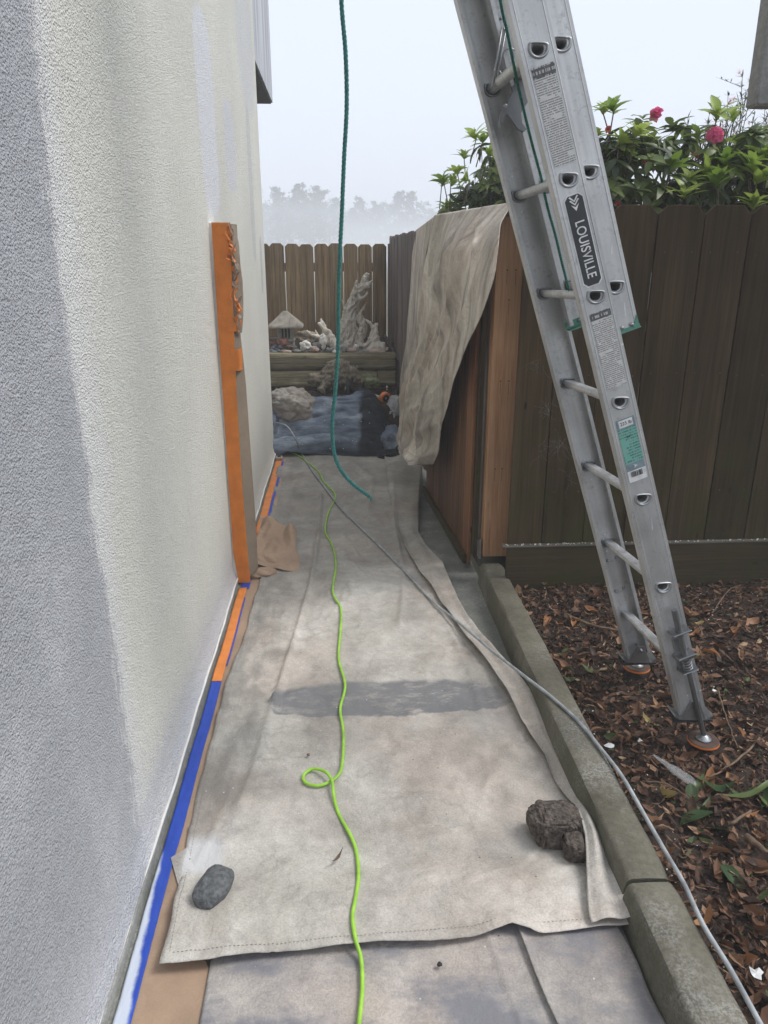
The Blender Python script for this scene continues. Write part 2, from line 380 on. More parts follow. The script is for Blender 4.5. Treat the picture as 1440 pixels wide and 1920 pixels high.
def m_canvas(name, c_dark, c_mid, c_light, seed=0.0, band=False, smear=0.4, smearcol=(0.13, 0.135, 0.15), obj=False, dirt=0.5, stretch=(1, 1, 1)):
    n = NT(name); W = n.tc.outputs['Object'] if obj else n.geo.outputs['Position']
    P = n.vmath('ADD', W, (seed, seed * 0.7, seed * 0.3))
    a = n.noise(n.map(P, stretch), 2.3, 6, 0.62, 0.5); b = n.noise(P, 13, 6, 0.7); f = n.noise(P, 190, 3, 0.7)
    c = n.ramp(a, [(0.3, c_dark), (0.5, c_mid), (0.68, c_light)])
    c = n.mix(0.55, c, n.mix(1.0, c, n.ramp(b, [(0.32, 0.72), (0.66, 1.18)]), 'MULTIPLY'))
    hv = n.noise(n.vmath('ADD', P, (7.3, 1.1, 4.2)), 1.7, 4, 0.6)
    c = n.mix(0.8, c, n.mix(1.0, c, n.ramp(hv, [(0.34, (0.95, 0.98, 0.95)), (0.5, (1.0, 0.995, 0.985)), (0.66, (1.05, 0.985, 0.94))]), 'MULTIPLY'))
    c = n.mix(0.45, c, n.mix(1.0, c, n.ramp(f, [(0.34, 0.68), (0.64, 1.22)]), 'MULTIPLY'))
    cr_ = n.noise(n.map(P, (1, 1, 1)), 7, 4, 0.6, 0.5)
    crl = n.ramp(cr_, [(0.485, 0.0), (0.5, 1.0), (0.515, 0.0)])
    c = n.mix(n.math('MULTIPLY', crl, 0.16), c, tuple(x * 0.5 for x in c_dark))
    # tide-mark stains
    t = n.noise(P, 3.1, 4, 0.6, 0.2)
    ring = n.ramp(t, [(0.555, 0.0), (0.575, 1.0), (0.6, 0.0)])
    c = n.mix(n.math('MULTIPLY', ring, dirt * 0.45), c, tuple(x * 0.55 for x in c_dark))
    sm = n.ramp(n.noise(n.map(P, (1.6, 0.8, 1) if not smear > 0.8 else (1.1, 2.4, 1)), 1.7 if smear < 0.8 else 3.0, 5, 0.6), [(0.54 if smear < 0.8 else 0.47, 0.0), (0.66 if smear < 0.8 else 0.6, 1.0)])
    c = n.mix(n.math('MULTIPLY', sm, smear), c, smearcol)
    brn = n.ramp(n.noise(P, 2.1, 5, 0.7, 1.0), [(0.56, 0.0), (0.7, 1.0)])
    c = n.mix(n.math('MULTIPLY', brn, dirt * 0.5), c, (0.26, 0.2, 0.15))
    if band:
        x, y, z = n.sep(n.geo.outputs['Position'])
        wv = n.math('MULTIPLY_ADD', n.noise(W, 5, 5, 0.65), 0.22, -0.11)
        yy = n.math('ADD', y, wv)
        arc = n.math('MULTIPLY', n.math('POWER', n.math('ABSOLUTE', n.math('DIVIDE', n.math('SUBTRACT', x, 0.16), 0.45)), 3.0), 0.075)
        y2 = n.math('ADD', n.math('MULTIPLY_ADD', wv, -0.55, 0.0), yy)
        bb = n.math('MULTIPLY', n.step(n.math('SUBTRACT', y2, n.math('MULTIPLY', arc, 0.55)), 2.345, 2.357), n.step(n.math('ADD', y2, arc), 2.605, 2.565))
        xx = n.math('ADD', x, n.math('MULTIPLY', wv, 0.7))
        bb = n.math('MULTIPLY', bb, n.math('MULTIPLY', n.step(xx, -0.275, -0.245), n.step(xx, 0.66, 0.56)))
        hole = n.ramp(n.noise(n.map(W, (0.7, 1.6, 1)), 10, 5, 0.75), [(0.34, 0.35), (0.5, 1.0)])
        c = n.mix(n.math('MULTIPLY', n.math('MULTIPLY', bb, hole), 0.9), c, (0.185, 0.187, 0.192))
        # dark smears down the left side and green-grey above
        lf = n.math('MULTIPLY', n.step(n.math('ADD', x, n.math('MULTIPLY', wv, 1.6)), -0.22, -0.36), n.step(yy, 1.75, 2.0))
        lf = n.math('MULTIPLY', lf, n.ramp(n.noise(n.map(W, (3, 1, 1)), 3.2, 4, 0.6), [(0.34, 0.2), (0.58, 1.0)]))
        c = n.mix(n.math('MULTIPLY', lf, 0.6), c, (0.16, 0.155, 0.14))
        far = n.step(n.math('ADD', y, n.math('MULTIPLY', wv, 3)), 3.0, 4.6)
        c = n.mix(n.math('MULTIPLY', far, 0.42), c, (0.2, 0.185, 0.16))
        pw = n.math('MULTIPLY', n.math('MULTIPLY', n.step(y, 1.62, 1.66), n.step(y, 1.80, 1.74)), n.math('MULTIPLY', n.step(x, -0.47, -0.45), n.step(n.math('ADD', x, wv), -0.34, -0.37)))
        c = n.mix(n.math('MULTIPLY', pw, 0.8), c, (0.62, 0.62, 0.62))
    if stretch[2] == 0.7:      # streaks along the folds: dirt plus wrinkle shading painted into the colour
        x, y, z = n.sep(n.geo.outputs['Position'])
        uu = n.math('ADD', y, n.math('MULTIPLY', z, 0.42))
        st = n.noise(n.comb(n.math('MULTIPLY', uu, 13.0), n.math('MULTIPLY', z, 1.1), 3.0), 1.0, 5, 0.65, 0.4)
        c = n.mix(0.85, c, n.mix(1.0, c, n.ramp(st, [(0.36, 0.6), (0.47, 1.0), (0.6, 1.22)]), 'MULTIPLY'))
    # paint specks
    sp = n.vor(P, 34, out=0); sel = n.sep(n.vor(P, 34, out=1))[0]
    spk = n.math('MULTIPLY', n.ramp(sp, [(0.07, 1.0), (0.11, 0.0)]), n.math('GREATER_THAN', sel, 0.80))
    c = n.mix(n.math('MULTIPLY', spk, 0.85), c, (0.6, 0.6, 0.6))
    dk = n.vor(P, 23, out=0); sel2 = n.sep(n.vor(P, 23, out=1))[1]
    dsp = n.math('MULTIPLY', n.ramp(dk, [(0.04, 1.0), (0.07, 0.0)]), n.math('GREATER_THAN', sel2, 0.88))
    c = n.mix(n.math('MULTIPLY', dsp, 0.8), c, (0.05, 0.045, 0.04))
    wr = n.noise(n.map(P, (1, 1, 1)), 8, 5, 0.6, 0.35)
    h = n.math('ADD', n.math('MULTIPLY', f, 0.12), n.math('MULTIPLY', wr, 1.3))
    return n.fin(c, 0.95, n.bump(h, 0.011), spec=0.15)

def m_blue():
    n = NT('blue_and_black_cloth'); W = n.geo.outputs['Position']; x, y, z = n.sep(W)
    a = n.noise(n.map(W, (1, 2, 3)), 4.5, 5, 0.6)
    c = n.ramp(a, [(0.3, (0.09, 0.112, 0.15)), (0.5, (0.19, 0.23, 0.29)), (0.68, (0.38, 0.43, 0.49))])
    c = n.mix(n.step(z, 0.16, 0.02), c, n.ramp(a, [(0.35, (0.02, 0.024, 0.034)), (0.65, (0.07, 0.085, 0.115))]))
    edge = n.math('ADD', x, n.math('MULTIPLY_ADD', n.noise(W, 7, 4), 0.14, -0.07))
    edge = n.math('ADD', edge, n.math('MULTIPLY', z, -0.12))
    blk = n.ramp(n.noise(W, 9, 4, 0.7), [(0.35, (0.013, 0.014, 0.017)), (0.7, (0.04, 0.044, 0.055))])
    c = n.mix(n.math('MULTIPLY', n.step(edge, 0.12, 0.17), 0.95), c, blk)
    sp = n.vor(n.map(W, (1, 1.6, 1)), 26); sel = n.sep(n.vor(n.map(W, (1, 1.6, 1)), 26, out=1))[0]
    s = n.math('MULTIPLY', n.ramp(sp, [(0.09, 1.0), (0.15, 0.0)]), n.math('GREATER_THAN', sel, 0.74))
    c = n.mix(s, c, (0.6, 0.62, 0.65))
    return n.fin(c, 0.95, n.bump(n.noise(n.map(W, (1, 3, 3)), 9, 5, 0.6, 1.0), 0.01), spec=0.15)

def m_tape(name, col, spray=False):
    n = NT(name); W = n.geo.outputs['Position']; x, y, z = n.sep(W)
    a = n.noise(W, 14, 4)
    c = n.ramp(a, [(0.3, tuple(v * 0.85 for v in col)), (0.7, tuple(min(1, v * 1.1) for v in col))])
    h = n.noise(n.map(W, (1, 0.4, 1)), 60, 3)
    if spray:
        k = n.math('ADD', n.math('MULTIPLY', n.math('SUBTRACT', 1.75, y), 0.062), n.math('MULTIPLY_ADD', n.noise(W, 18, 4), 0.02, -0.01))
        m = n.step(n.math('SUBTRACT', n.math('ADD', x, 0.527), k), 0.006, -0.006)
        m = n.math('MULTIPLY', m, n.step(y, 1.76, 1.68))
        c = n.mix(m, c, (0.55, 0.6, 0.68))
        d = n.vor(W, 30); sel = n.sep(n.vor(W, 30, out=1))[0]
        c = n.mix(n.math('MULTIPLY', n.ramp(d, [(0.06, 1.0), (0.1, 0.0)]), n.math('GREATER_THAN', sel, 0.6)), c, tuple(v * 1.6 for v in col))
    return n.fin(c, 0.5, n.bump(h, 0.0015), spec=0.4)

def m_kraft(name='kraft_paper', col=(0.36, 0.25, 0.17)):
    n = NT(name); W = n.geo.outputs['Position']
    a = n.noise(W, 5, 5, 0.6); f = n.noise(W, 300, 2)
    c = n.ramp(a, [(0.3, tuple(v * 0.82 for v in col)), (0.7, tuple(v * 1.15 for v in col))])
    c = n.mix(0.3, c, n.mix(1.0, c, n.ramp(f, [(0.3, 0.8), (0.7, 1.2)]), 'MULTIPLY'))
    return n.fin(c, 0.75, n.bump(n.noise(W, 16, 3, 0.5, 1.0), 0.004), spec=0.3)

def m_alu(name='aluminium', tint=(0.62, 0.62, 0.61), rough=0.42, metal=0.65):
    n = NT(name); P = n.tc.outputs['Object']; W = n.geo.outputs['Position']
    a = n.noise(n.map(P, (60, 60, 1.5)), 1.0, 5, 0.6); b = n.noise(P, 7, 4, 0.6)
    c = n.ramp(b, [(0.3, tuple(v * 0.72 for v in tint)), (0.7, tuple(v * 1.08 for v in tint))])
    c = n.mix(0.35, c, n.mix(1.0, c, n.ramp(a, [(0.35, 0.7), (0.7, 1.2)]), 'MULTIPLY'))
    sp = n.vor(P, 21); sel = n.sep(n.vor(P, 21, out=1))[0]
    s = n.math('MULTIPLY', n.ramp(sp, [(0.05, 1.0), (0.09, 0.0)]), n.math('GREATER_THAN', sel, 0.72))
    dirt = n.ramp(n.noise(P, 28, 6, 0.8), [(0.52, 0.0), (0.68, 1.0)])
    c = n.mix(n.math('MULTIPLY', dirt, 0.5), c, (0.16, 0.16, 0.16))
    c = n.mix(n.math('MULTIPLY', s, 0.7), c, (0.8, 0.8, 0.8))
    r = n.ramp(n.noise(n.map(P, (30, 30, 2)), 1.0, 4), [(0.3, rough - 0.08), (0.7, rough + 0.14)])
    return n.fin(c, r, n.bump(a, 0.0003), metal=n.math('MULTIPLY', n.math('SUBTRACT', 1.0, n.math('MULTIPLY', s, 0.9)), metal))

def m_fineprint(name, paper, ink, rows=150.0, xs=120.0, seed=0.0, dens=0.45, greenbox=False):
    """sticker print: rows of tiny illegible lines; local x across, z along"""
    n = NT(name); x, y, z = n.sep(n.tc.outputs['Object'])
    r = n.math('MULTIPLY', z, rows); row = n.math('FLOOR', r); fr = n.math('FRACT', r)
    line = n.math('MULTIPLY', n.math('GREATER_THAN', fr, 0.28), n.math('LESS_THAN', fr, 0.82))
    g = n.noise(n.comb(n.math('MULTIPLY', x, xs * 6), n.math('MULTIPLY', row, 7.3), seed), 1.0, 2)
    word = n.math('GREATER_THAN', g, dens)
    par = n.noise(n.comb(n.math('MULTIPLY', x, 14.0), n.math('MULTIPLY', row, 0.22), seed + 5), 1.0, 1)
    end = n.math('GREATER_THAN', par, 0.38)
    ink_m = n.math('MULTIPLY', n.math('MULTIPLY', line, word), end)
    wear = n.ramp(n.noise(n.tc.outputs['Object'], 55, 5, 0.7), [(0.5, 0.0), (0.72, 1.0)])
    c = n.mix(n.math('MULTIPLY', ink_m, 0.72), paper, ink)
    c = n.mix(n.math('MULTIPLY', wear, 0.45), c, (0.36, 0.36, 0.35))
    return n.fin(c, 0.55, None, spec=0.4)

def m_leaf(name, c1, c2, trans=0.3, rough=0.45, attr=False):
    n = NT(name)
    if attr:
        r = n.attr('tone').outputs['Fac']
    else: r = n.oi.outputs['Random']
    a = n.noise(n.tc.outputs['Object'], 30, 3)
    f = n.math('ADD', n.math('MULTIPLY', r, 0.75), n.math('MULTIPLY', a, 0.3))
    c = n.ramp(f, [(0.15, c1), (0.85, c2)])
    return n.fin(c, rough, trans=trans, spec=0.4)

def m_litter():
    n = NT('leaf_litter_pieces'); r = n.attr('tone').outputs['Fac']
    c = n.ramp(r, [(0.0, (0.02, 0.011, 0.007)), (0.25, (0.055, 0.028, 0.017)), (0.45, (0.11, 0.055, 0.031)), (0.62, (0.18, 0.095, 0.055)),
                   (0.78, (0.27, 0.155, 0.09)), (0.88, (0.36, 0.23, 0.14)), (0.93, (0.42, 0.33, 0.21)), (0.965, (0.05, 0.075, 0.028)), (1.0, (0.09, 0.12, 0.035))])
    c = n.mix(0.6, c, n.mix(1.0, c, n.ramp(n.noise(n.tc.outputs['Object'], 120, 3), [(0.3, 0.5), (0.7, 1.35)]), 'MULTIPLY'))
    return n.fin(c, 0.7, spec=0.35)

M = {}
M['stucco'] = m_stucco()
M['path'] = m_concrete('path_concrete', (0.15, 0.155, 0.135), (0.24, 0.24, 0.215), 0.8, 0.5)
M['kerb'] = m_concrete('kerb_concrete', (0.105, 0.095, 0.07), (0.195, 0.18, 0.14), 0.6, 0.65)
M['footing'] = m_concrete('wall_footing', (0.2, 0.205, 0.185), (0.34, 0.34, 0.31), 0.6, 0.0)
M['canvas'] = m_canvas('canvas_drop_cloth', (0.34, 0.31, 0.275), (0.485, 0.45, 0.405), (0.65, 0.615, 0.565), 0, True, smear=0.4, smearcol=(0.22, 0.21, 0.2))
M['canvas2'] = m_canvas('stained_drop_cloth', (0.24, 0.225, 0.225), (0.39, 0.355, 0.33), (0.54, 0.49, 0.44), 4.4, smear=0.9, smearcol=(0.21, 0.21, 0.228), dirt=0.3)
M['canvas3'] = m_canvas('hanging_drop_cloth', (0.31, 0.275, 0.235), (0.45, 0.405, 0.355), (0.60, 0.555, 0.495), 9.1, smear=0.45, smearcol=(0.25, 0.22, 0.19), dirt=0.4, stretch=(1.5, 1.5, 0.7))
M['canvas4'] = m_canvas('bundled_cloth', (0.2, 0.18, 0.155), (0.29, 0.265, 0.235), (0.38, 0.355, 0.32), 14.1, smear=0.2)
M['paleblue'] = m_canvas('pale_blue_cloth', (0.1, 0.125, 0.17), (0.17, 0.2, 0.26), (0.33, 0.36, 0.42), 21.0, smear=0.3, smearcol=(0.05, 0.06, 0.08))
M['greycloth'] = m_canvas('pale_grey_cloth', (0.3, 0.31, 0.32), (0.4, 0.41, 0.42), (0.52, 0.53, 0.54), 25.0, smear=0.2)
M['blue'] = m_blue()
M['tape_orange'] = m_tape('orange_masking_tape', (0.72, 0.235, 0.05))
M['tape_post'] = m_tape('orange_tape_on_post', (0.66, 0.2, 0.028))
M['tape_blue'] = m_tape('blue_masking_tape', (0.018, 0.065, 0.4), True)
M['kraft'] = m_kraft()
M['kraft_dark'] = m_kraft('kraft_paper_sheet', (0.25, 0.195, 0.145))
M['alu'] = m_alu()
M['alu_rung'] = m_alu('rung_aluminium', (0.66, 0.66, 0.655), 0.38, 0.7)
M['steel'] = m_alu('dull_steel', (0.24, 0.245, 0.25), 0.45, 0.8)
M['zinc'] = m_alu('zinc_steel', (0.42, 0.43, 0.44), 0.35, 0.85)
M['green_metal'] = plain('green_painted_bracket', (0.1, 0.27, 0.2), 0.5, 0.2)
M['dark'] = plain('dark_void', (0.02, 0.02, 0.02), 0.9)
M['label_white'] = m_fineprint('warning_label_print', (0.62, 0.61, 0.585), (0.1, 0.1, 0.1), 185, 60, 1.0, 0.42)
M['label_head'] = m_fineprint('label_header_print', (0.09, 0.09, 0.09), (0.6, 0.6, 0.58), 75, 40, 3.0, 0.5)
M['label_green'] = m_fineprint('duty_label_print', (0.17, 0.42, 0.35), (0.03, 0.11, 0.10), 120, 50, 6.0, 0.46)
M['label_slate'] = plain('label_slate_print', (0.2, 0.27, 0.3), 0.5)
M['ink'] = plain('black_ink', (0.025, 0.027, 0.03), 0.5)
M['ink_sticker'] = plain('black_sticker', (0.035, 0.038, 0.042), 0.6, bump=0.0008, bscale=700)
M['white_print'] = plain('white_print', (0.7, 0.7, 0.69), 0.5)
M['fence_brown'] = wood('brown_stained_boards', (0.03, 0.02, 0.01), (0.056, 0.038, 0.02), (0.088, 0.062, 0.035), 0.8, moss=0.8, rough=0.92, mossz=(0.1, 1.3), bump=0.0006)
M['kick'] = wood('brown_kick_board', (0.03, 0.021, 0.011), (0.052, 0.037, 0.02), (0.08, 0.058, 0.034), 0.8, axis=0, moss=0.7, mossz=(0.0, 0.5), bump=0.0006)
M['ledge'] = wood('dirty_ledge', (0.06, 0.055, 0.045), (0.12, 0.11, 0.09), (0.22, 0.2, 0.17), 0.8, axis=0, moss=0.4, mossz=(0.0, 0.6))
M['fence_back'] = wood('weathered_back_boards', (0.09, 0.052, 0.022), (0.27, 0.18, 0.09), (0.42, 0.30, 0.165), 1.0, grey=0.2, streak=0.75)
M['fence_side'] = wood('grey_side_boards', (0.075, 0.052, 0.045), (0.155, 0.118, 0.105), (0.23, 0.185, 0.17), 1.0, grey=0.5, streak=0.4)
M['gate_wood'] = wood('gate_cedar', (0.05, 0.021, 0.01), (0.12, 0.058, 0.028), (0.2, 0.105, 0.052), 1.0, rough=0.6, streak=0.25)
M['gate_bright'] = wood('gate_fresh_cedar', (0.15, 0.06, 0.025), (0.26, 0.12, 0.052), (0.35, 0.175, 0.085), 1.0, rough=0.6)
M['cedar'] = wood('cedar_post', (0.28, 0.135, 0.062), (0.46, 0.255, 0.135), (0.58, 0.36, 0.215), 1.2, rough=0.7, bump=0.0008)
M['timber'] = wood('mossy_timber', (0.035, 0.03, 0.015), (0.25, 0.215, 0.13), (0.5, 0.44, 0.31), 0.9, axis=0, moss=0.5, mossz=(-1, 3), bump=0.008)
M['drift'] = wood('driftwood', (0.24, 0.20, 0.15), (0.66, 0.6, 0.51), (0.84, 0.79, 0.70), 0.9, grey=0.0, bump=0.005)
M['drift_brown'] = wood('brown_driftwood', (0.07, 0.05, 0.03), (0.36, 0.29, 0.2), (0.66, 0.58, 0.45), 0.9, grey=0.2, bump=0.006, moss=0.2, mossz=(-1, 3))
M['soil'] = plain('soil', (0.035, 0.022, 0.015), 0.95, var=0.6, scale=40, bump=0.01, bscale=60)
M['ground'] = plain('dry_ground', (0.09, 0.085, 0.05), 0.95, var=0.4, scale=3)
M['litter'] = m_litter()
M['basalt'] = plain('grey_cobble', (0.10, 0.105, 0.108), 0.6, var=0.5, scale=90, bump=0.003, bscale=150)
M['lava'] = plain('brown_lava_rock', (0.11, 0.088, 0.072), 0.95, var=0.7, scale=75, bump=0.012, bscale=150)
M['st_red'] = plain('red_stone', (0.22, 0.1, 0.075), 0.9, var=0.4, scale=30, bump=0.004, bscale=90)
M['st_white'] = plain('white_stone', (0.75, 0.73, 0.68), 0.9, var=0.25, scale=30, bump=0.005, bscale=90)
M['st_grey'] = plain('grey_stone', (0.2, 0.2, 0.2), 0.9, var=0.4, scale=30, bump=0.004, bscale=90)
M['st_blue'] = plain('blue_grey_pebble', (0.16, 0.18, 0.21), 0.7, var=0.3, scale=30)
M['st_pink'] = plain('pink_stone', (0.42, 0.32, 0.27), 0.9, var=0.3, scale=20, bump=0.003, bscale=70)
M['st_moss'] = plain('lichen_stone', (0.2, 0.23, 0.12), 0.95, var=0.7, scale=25, bump=0.012, bscale=60)
M['lantern'] = plain('cast_stone', (0.36, 0.34, 0.3), 0.9, var=0.3, scale=25, bump=0.003, bscale=120)
M['lantern_roof'] = plain('lantern_roof_stone', (0.27, 0.245, 0.205), 0.9, var=0.4, scale=18, bump=0.006, bscale=60)
M['rubber'] = plain('black_rubber', (0.02, 0.02, 0.022), 0.7)
M['rust'] = plain('rusty_steel', (0.09, 0.055, 0.04), 0.8)
M['orange_plastic'] = plain('orange_plastic', (0.75, 0.2, 0.04), 0.4, var=0.1)
M['yellow_plastic'] = plain('yellow_plastic', (0.62, 0.3, 0.02), 0.4, var=0.15)
M['rope_teal'] = plain('teal_rope', (0.035, 0.19, 0.165), 0.65, var=0.4, scale=160, bump=0.0012, bscale=900)
M['rope_green'] = plain('dark_green_rope', (0.02, 0.15, 0.1), 0.8, var=0.5, scale=200, bump=0.001, bscale=900)
M['cord'] = plain('lime_cord', (0.33, 0.62, 0.055), 0.5, var=0.22, scale=25)
M['hose'] = plain('grey_hose', (0.33, 0.345, 0.355), 0.5, var=0.35, scale=25)
M['white_trim'] = plain('white_caulk', (0.72, 0.71, 0.68), 0.6, var=0.12, scale=20)
M['leaf_dark'] = m_leaf('rhododendron_old_leaves', (0.04, 0.068, 0.022), (0.21, 0.27, 0.075), 0.35, 0.35, True)
M['leaf_new'] = m_leaf('rhododendron_new_leaves', (0.2, 0.32, 0.045), (0.38, 0.47, 0.1), 0.35, 0.4)
M['leaf_thin'] = m_leaf('thin_olive_leaves', (0.04, 0.055, 0.035), (0.1, 0.12, 0.075), 0.2, 0.5, True)
M['petal'] = m_leaf('pink_petals', (0.72, 0.06, 0.22), (0.85, 0.16, 0.36), 0.35, 0.5)
M['petal_red'] = m_leaf('red_petals', (0.6, 0.05, 0.07), (0.7, 0.14, 0.1), 0.3, 0.5)
M['stem'] = plain('shrub_stems', (0.13, 0.09, 0.06), 0.85, var=0.4)
M['tree_leaf'] = m_leaf('far_tree_foliage', (0.03, 0.045, 0.025), (0.07, 0.1, 0.05), 0.1, 0.7, True)
M['trunk'] = plain('far_trunk', (0.12, 0.1, 0.085), 0.9)
M['brown_leaf'] = m_leaf('dry_brown_leaf', (0.13, 0.062, 0.033), (0.34, 0.185, 0.10), 0.1, 0.6)
M['orange_leaf'] = m_leaf('orange_brown_leaf', (0.26, 0.11, 0.045), (0.42, 0.21, 0.09), 0.15, 0.6)
M['dark_leaf'] = m_leaf('dark_wet_leaf', (0.03, 0.016, 0.01), (0.08, 0.04, 0.024), 0.05, 0.55)
M['green_leaf'] = m_leaf('fallen_green_leaf', (0.03, 0.065, 0.022), (0.11, 0.15, 0.045), 0.1, 0.45)
M['yellow_leaf'] = m_leaf('yellowed_leaf', (0.27, 0.2, 0.07), (0.4, 0.31, 0.12), 0.15, 0.6)
M['twig'] = plain('dry_twig', (0.17, 0.11, 0.07), 0.85, var=0.5, scale=40, bump=0.002)
M['plastic'] = NT('clear_plastic').fin((0.8, 0.82, 0.82), 0.1, alpha=0.16, spec=1.0)
M['webs'] = NT('cobweb').fin((0.55, 0.53, 0.5), 0.9, alpha=0.55)
M['stucco_far'] = m_concrete('grey_render', (0.16, 0.16, 0.145), (0.3, 0.3, 0.28), 0.5)
M['overhang'] = NT('painted_upper_wall')
_n = M['overhang']; _W = _n.geo.outputs['Position']
M['overhang'] = _n.fin(_n.ramp(_n.noise(_n.map(_W, (1, 6, 0.5)), 2.0, 4), [(0.35, (0.33, 0.34, 0.37)), (0.65, (0.55, 0.56, 0.6))]), 0.85, _n.bump(_n.noise(_W, 80, 3), 0.004))
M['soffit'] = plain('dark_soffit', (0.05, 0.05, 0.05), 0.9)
#@@STRUCTURE
# ================================================================== STRUCTURE
def heightfield(x0, x1, y0, y1, st, fn):
    xs = np.arange(x0, x1 + st * 0.5, st); ys = np.arange(y0, y1 + st * 0.5, st)
    X, Y = np.meshgrid(xs, ys); return MB().grid(X, Y, fn(X, Y))
tag(MB().grid(*[np.array(a, float) for a in ([[-380, 380], [-380, 380]], [[-80, -80], [480, 480]], [[-0.09, -0.09], [-0.09, -0.09]])]).build('ground', M['ground']), kind='structure')
def pathz(X, Y): return 0.0012 * fbm(X * 5, Y * 5, 3)
tag(heightfield(-0.60, 0.72, -0.8, 6.5, 0.03, pathz).build('path', M['path'], smooth=True), kind='structure')
def mulchz(X, Y):
    return 0.05 + 0.014 * fbm(X * 3, Y * 3, 5) + 0.006 * fbm(X * 17, Y * 17, 8)
tag(heightfield(0.82, 4.2, -0.8, 3.36, 0.03, mulchz).build('garden_bed', M['soil'], smooth=True), kind='structure')
tag(heightfield(0.9, 5, 3.4, 8, 0.25, lambda X, Y: 0.03 + 0.02 * fbm(X, Y, 2)).build('garden_ground', M['soil'], smooth=True), kind='structure')

# kerb: two cast pieces with a joint
def kerb_piece(y0, y1, x0a, x0b, ztop=0.12, xo=0.82, seed=1):
    prof = [(0.052, -0.02), (0.030, 0.0), (0.012, 0.07), (0.004, 0.105), (0.010, 0.117), (0.024, 0.121)]
    ys = np.linspace(y0, y1, max(6, int((y1 - y0) / 0.03)))
    rows = []
    for i, y in enumerate(ys):
        t = (y - y0) / (y1 - y0); xl = x0a + (x0b - x0a) * t
        e = min(i, len(ys) - 1 - i); rz = 0.010 if e == 0 else (0.003 if e == 1 else 0)
        pts = [(xl - 0.012 + a * 0.4 + (0.0), z - (rz if z > 0.1 else 0)) for a, z in [(0.0, -0.03), (0.006, 0.0), (0.022, 0.07), (0.032, 0.104), (0.045, 0.116), (0.07, 0.121)]]
        pts += [((xl + xo) / 2, ztop + 0.001 - rz), (xo - 0.012, ztop - 0.001 - rz), (xo - 0.002, ztop - 0.008 - rz), (xo + 0.002, 0.02), (xo + 0.002, -0.03)]
        rows.append([(px, y, pz) for px, pz in pts])
    A = np.array(rows)
    A[..., 2] += 0.0016 * vnoise(A[..., 1] * 12, A[..., 0] * 30, seed); A[..., 0] += 0.0016 * vnoise(A[..., 1] * 9, A[..., 2] * 40, seed + 3)
    mb = MB().grid(A[..., 0], A[..., 1], A[..., 2]); c = A.shape[1]; r = A.shape[0]
    mb.f.append(tuple(range(c))[::-1]); mb.mi.append(0)
    mb.f.append(tuple((r - 1) * c + k for k in range(c))); mb.mi.append(0)
    o = mb.build('kerb', M['kerb']); smooth_angle(o, 40); return tag(o, kind='structure')
kerb_piece(1.452, 3.52, 0.705, 0.712)
kerb_piece(-0.8, 1.440, 0.68, 0.70, seed=9)

# house
house = thing('stucco_house', 'long cream stucco house wall with grey and white primer patches beside the path', 'house', (-0.56, 3, 0))
def wallmesh():
    st = 0.05
    ys = np.arange(-2.5, 6.2501, st); zs = np.arange(0.036, 6.6, st)
    Y, Z = np.meshgrid(ys, zs)
    X = -0.56 + 0.0006 * fbm(Y * 1.6, Z * 1.6, 4, 2)
    X[0, :] += 0.016
    mb = MB().grid(X, Y, Z)
    mb.box((-2.6, 6.235, 3.31), (4.03, 0.03, 6.54))
    mb.box((-2.6, -2.4, 3.31), (4.03, 0.1, 6.54)); mb.box((-2.6, 1.9, 6.7), (4.2, 8.9, 0.16))
    mb.box((-4.6, 1.9, 3.31), (0.1, 8.5, 6.54))
    return mb
w = wallmesh().build('wall', M['stucco'], house, smooth=False); smooth_angle(w, 30)
# corner bead
MB().tube([(-0.566, 6.246, z) for z in np.arange(0.04, 6.4, 0.3)], 0.006, 8).build('corner_bead', M['stucco'], house, smooth=True)
MB().box((-0.575, 1.87, 0.010), (0.075, 8.76, 0.05)).build('footing', M['footing'], house)
pts = [(float(np.interp(y, [1.2, 2.0, 3.4], [-0.5495, -0.542, -0.540])) + 0.0018 * math.sin(y * 7) + 0.001 * math.sin(y * 23), y, 0.036 + 0.0018 * math.sin(y * 3.1)) for y in np.arange(-0.5, 6.25, 0.05)]
MB().tube(pts, 0.0048, 7).build('caulk_line', M['white_trim'], house, smooth=True)
MB().box((-1.677, 7.19, 4.6), (2.2, 1.82, 3.2)).build('upper_wall', M['overhang'], house)
MB().box((-1.677, 7.19, 2.993), (2.17, 1.79, 0.01)).build('soffit', M['soffit'], house)
MB().box((-2.7, 7.2, 1.5), (3.2, 1.5, 2.98)).build('rear_wall', M['stucco'], house)

# neighbour's grey roof corner at the right edge
nb = thing('neighbour_eave', 'weathered grey rendered eave corner hanging in above the pink-flowered shrub', 'eave', (1.9, 3.5, 0.0))
p = gy(1416, 198, 2.3)
MB().box((p[0] + 0.6, 2.33, p[2] + 0.6), (1.2, 0.06, 1.2), bev=0.006).build('eave_wall', M['stucco_far'], nb)
MB().box((p[0] + 1.1, 2.4, (p[2]) / 2 + 0.35), (0.09, 0.07, p[2] + 0.6), bev=0.004).build('eave_post', M['stucco_far'], nb)

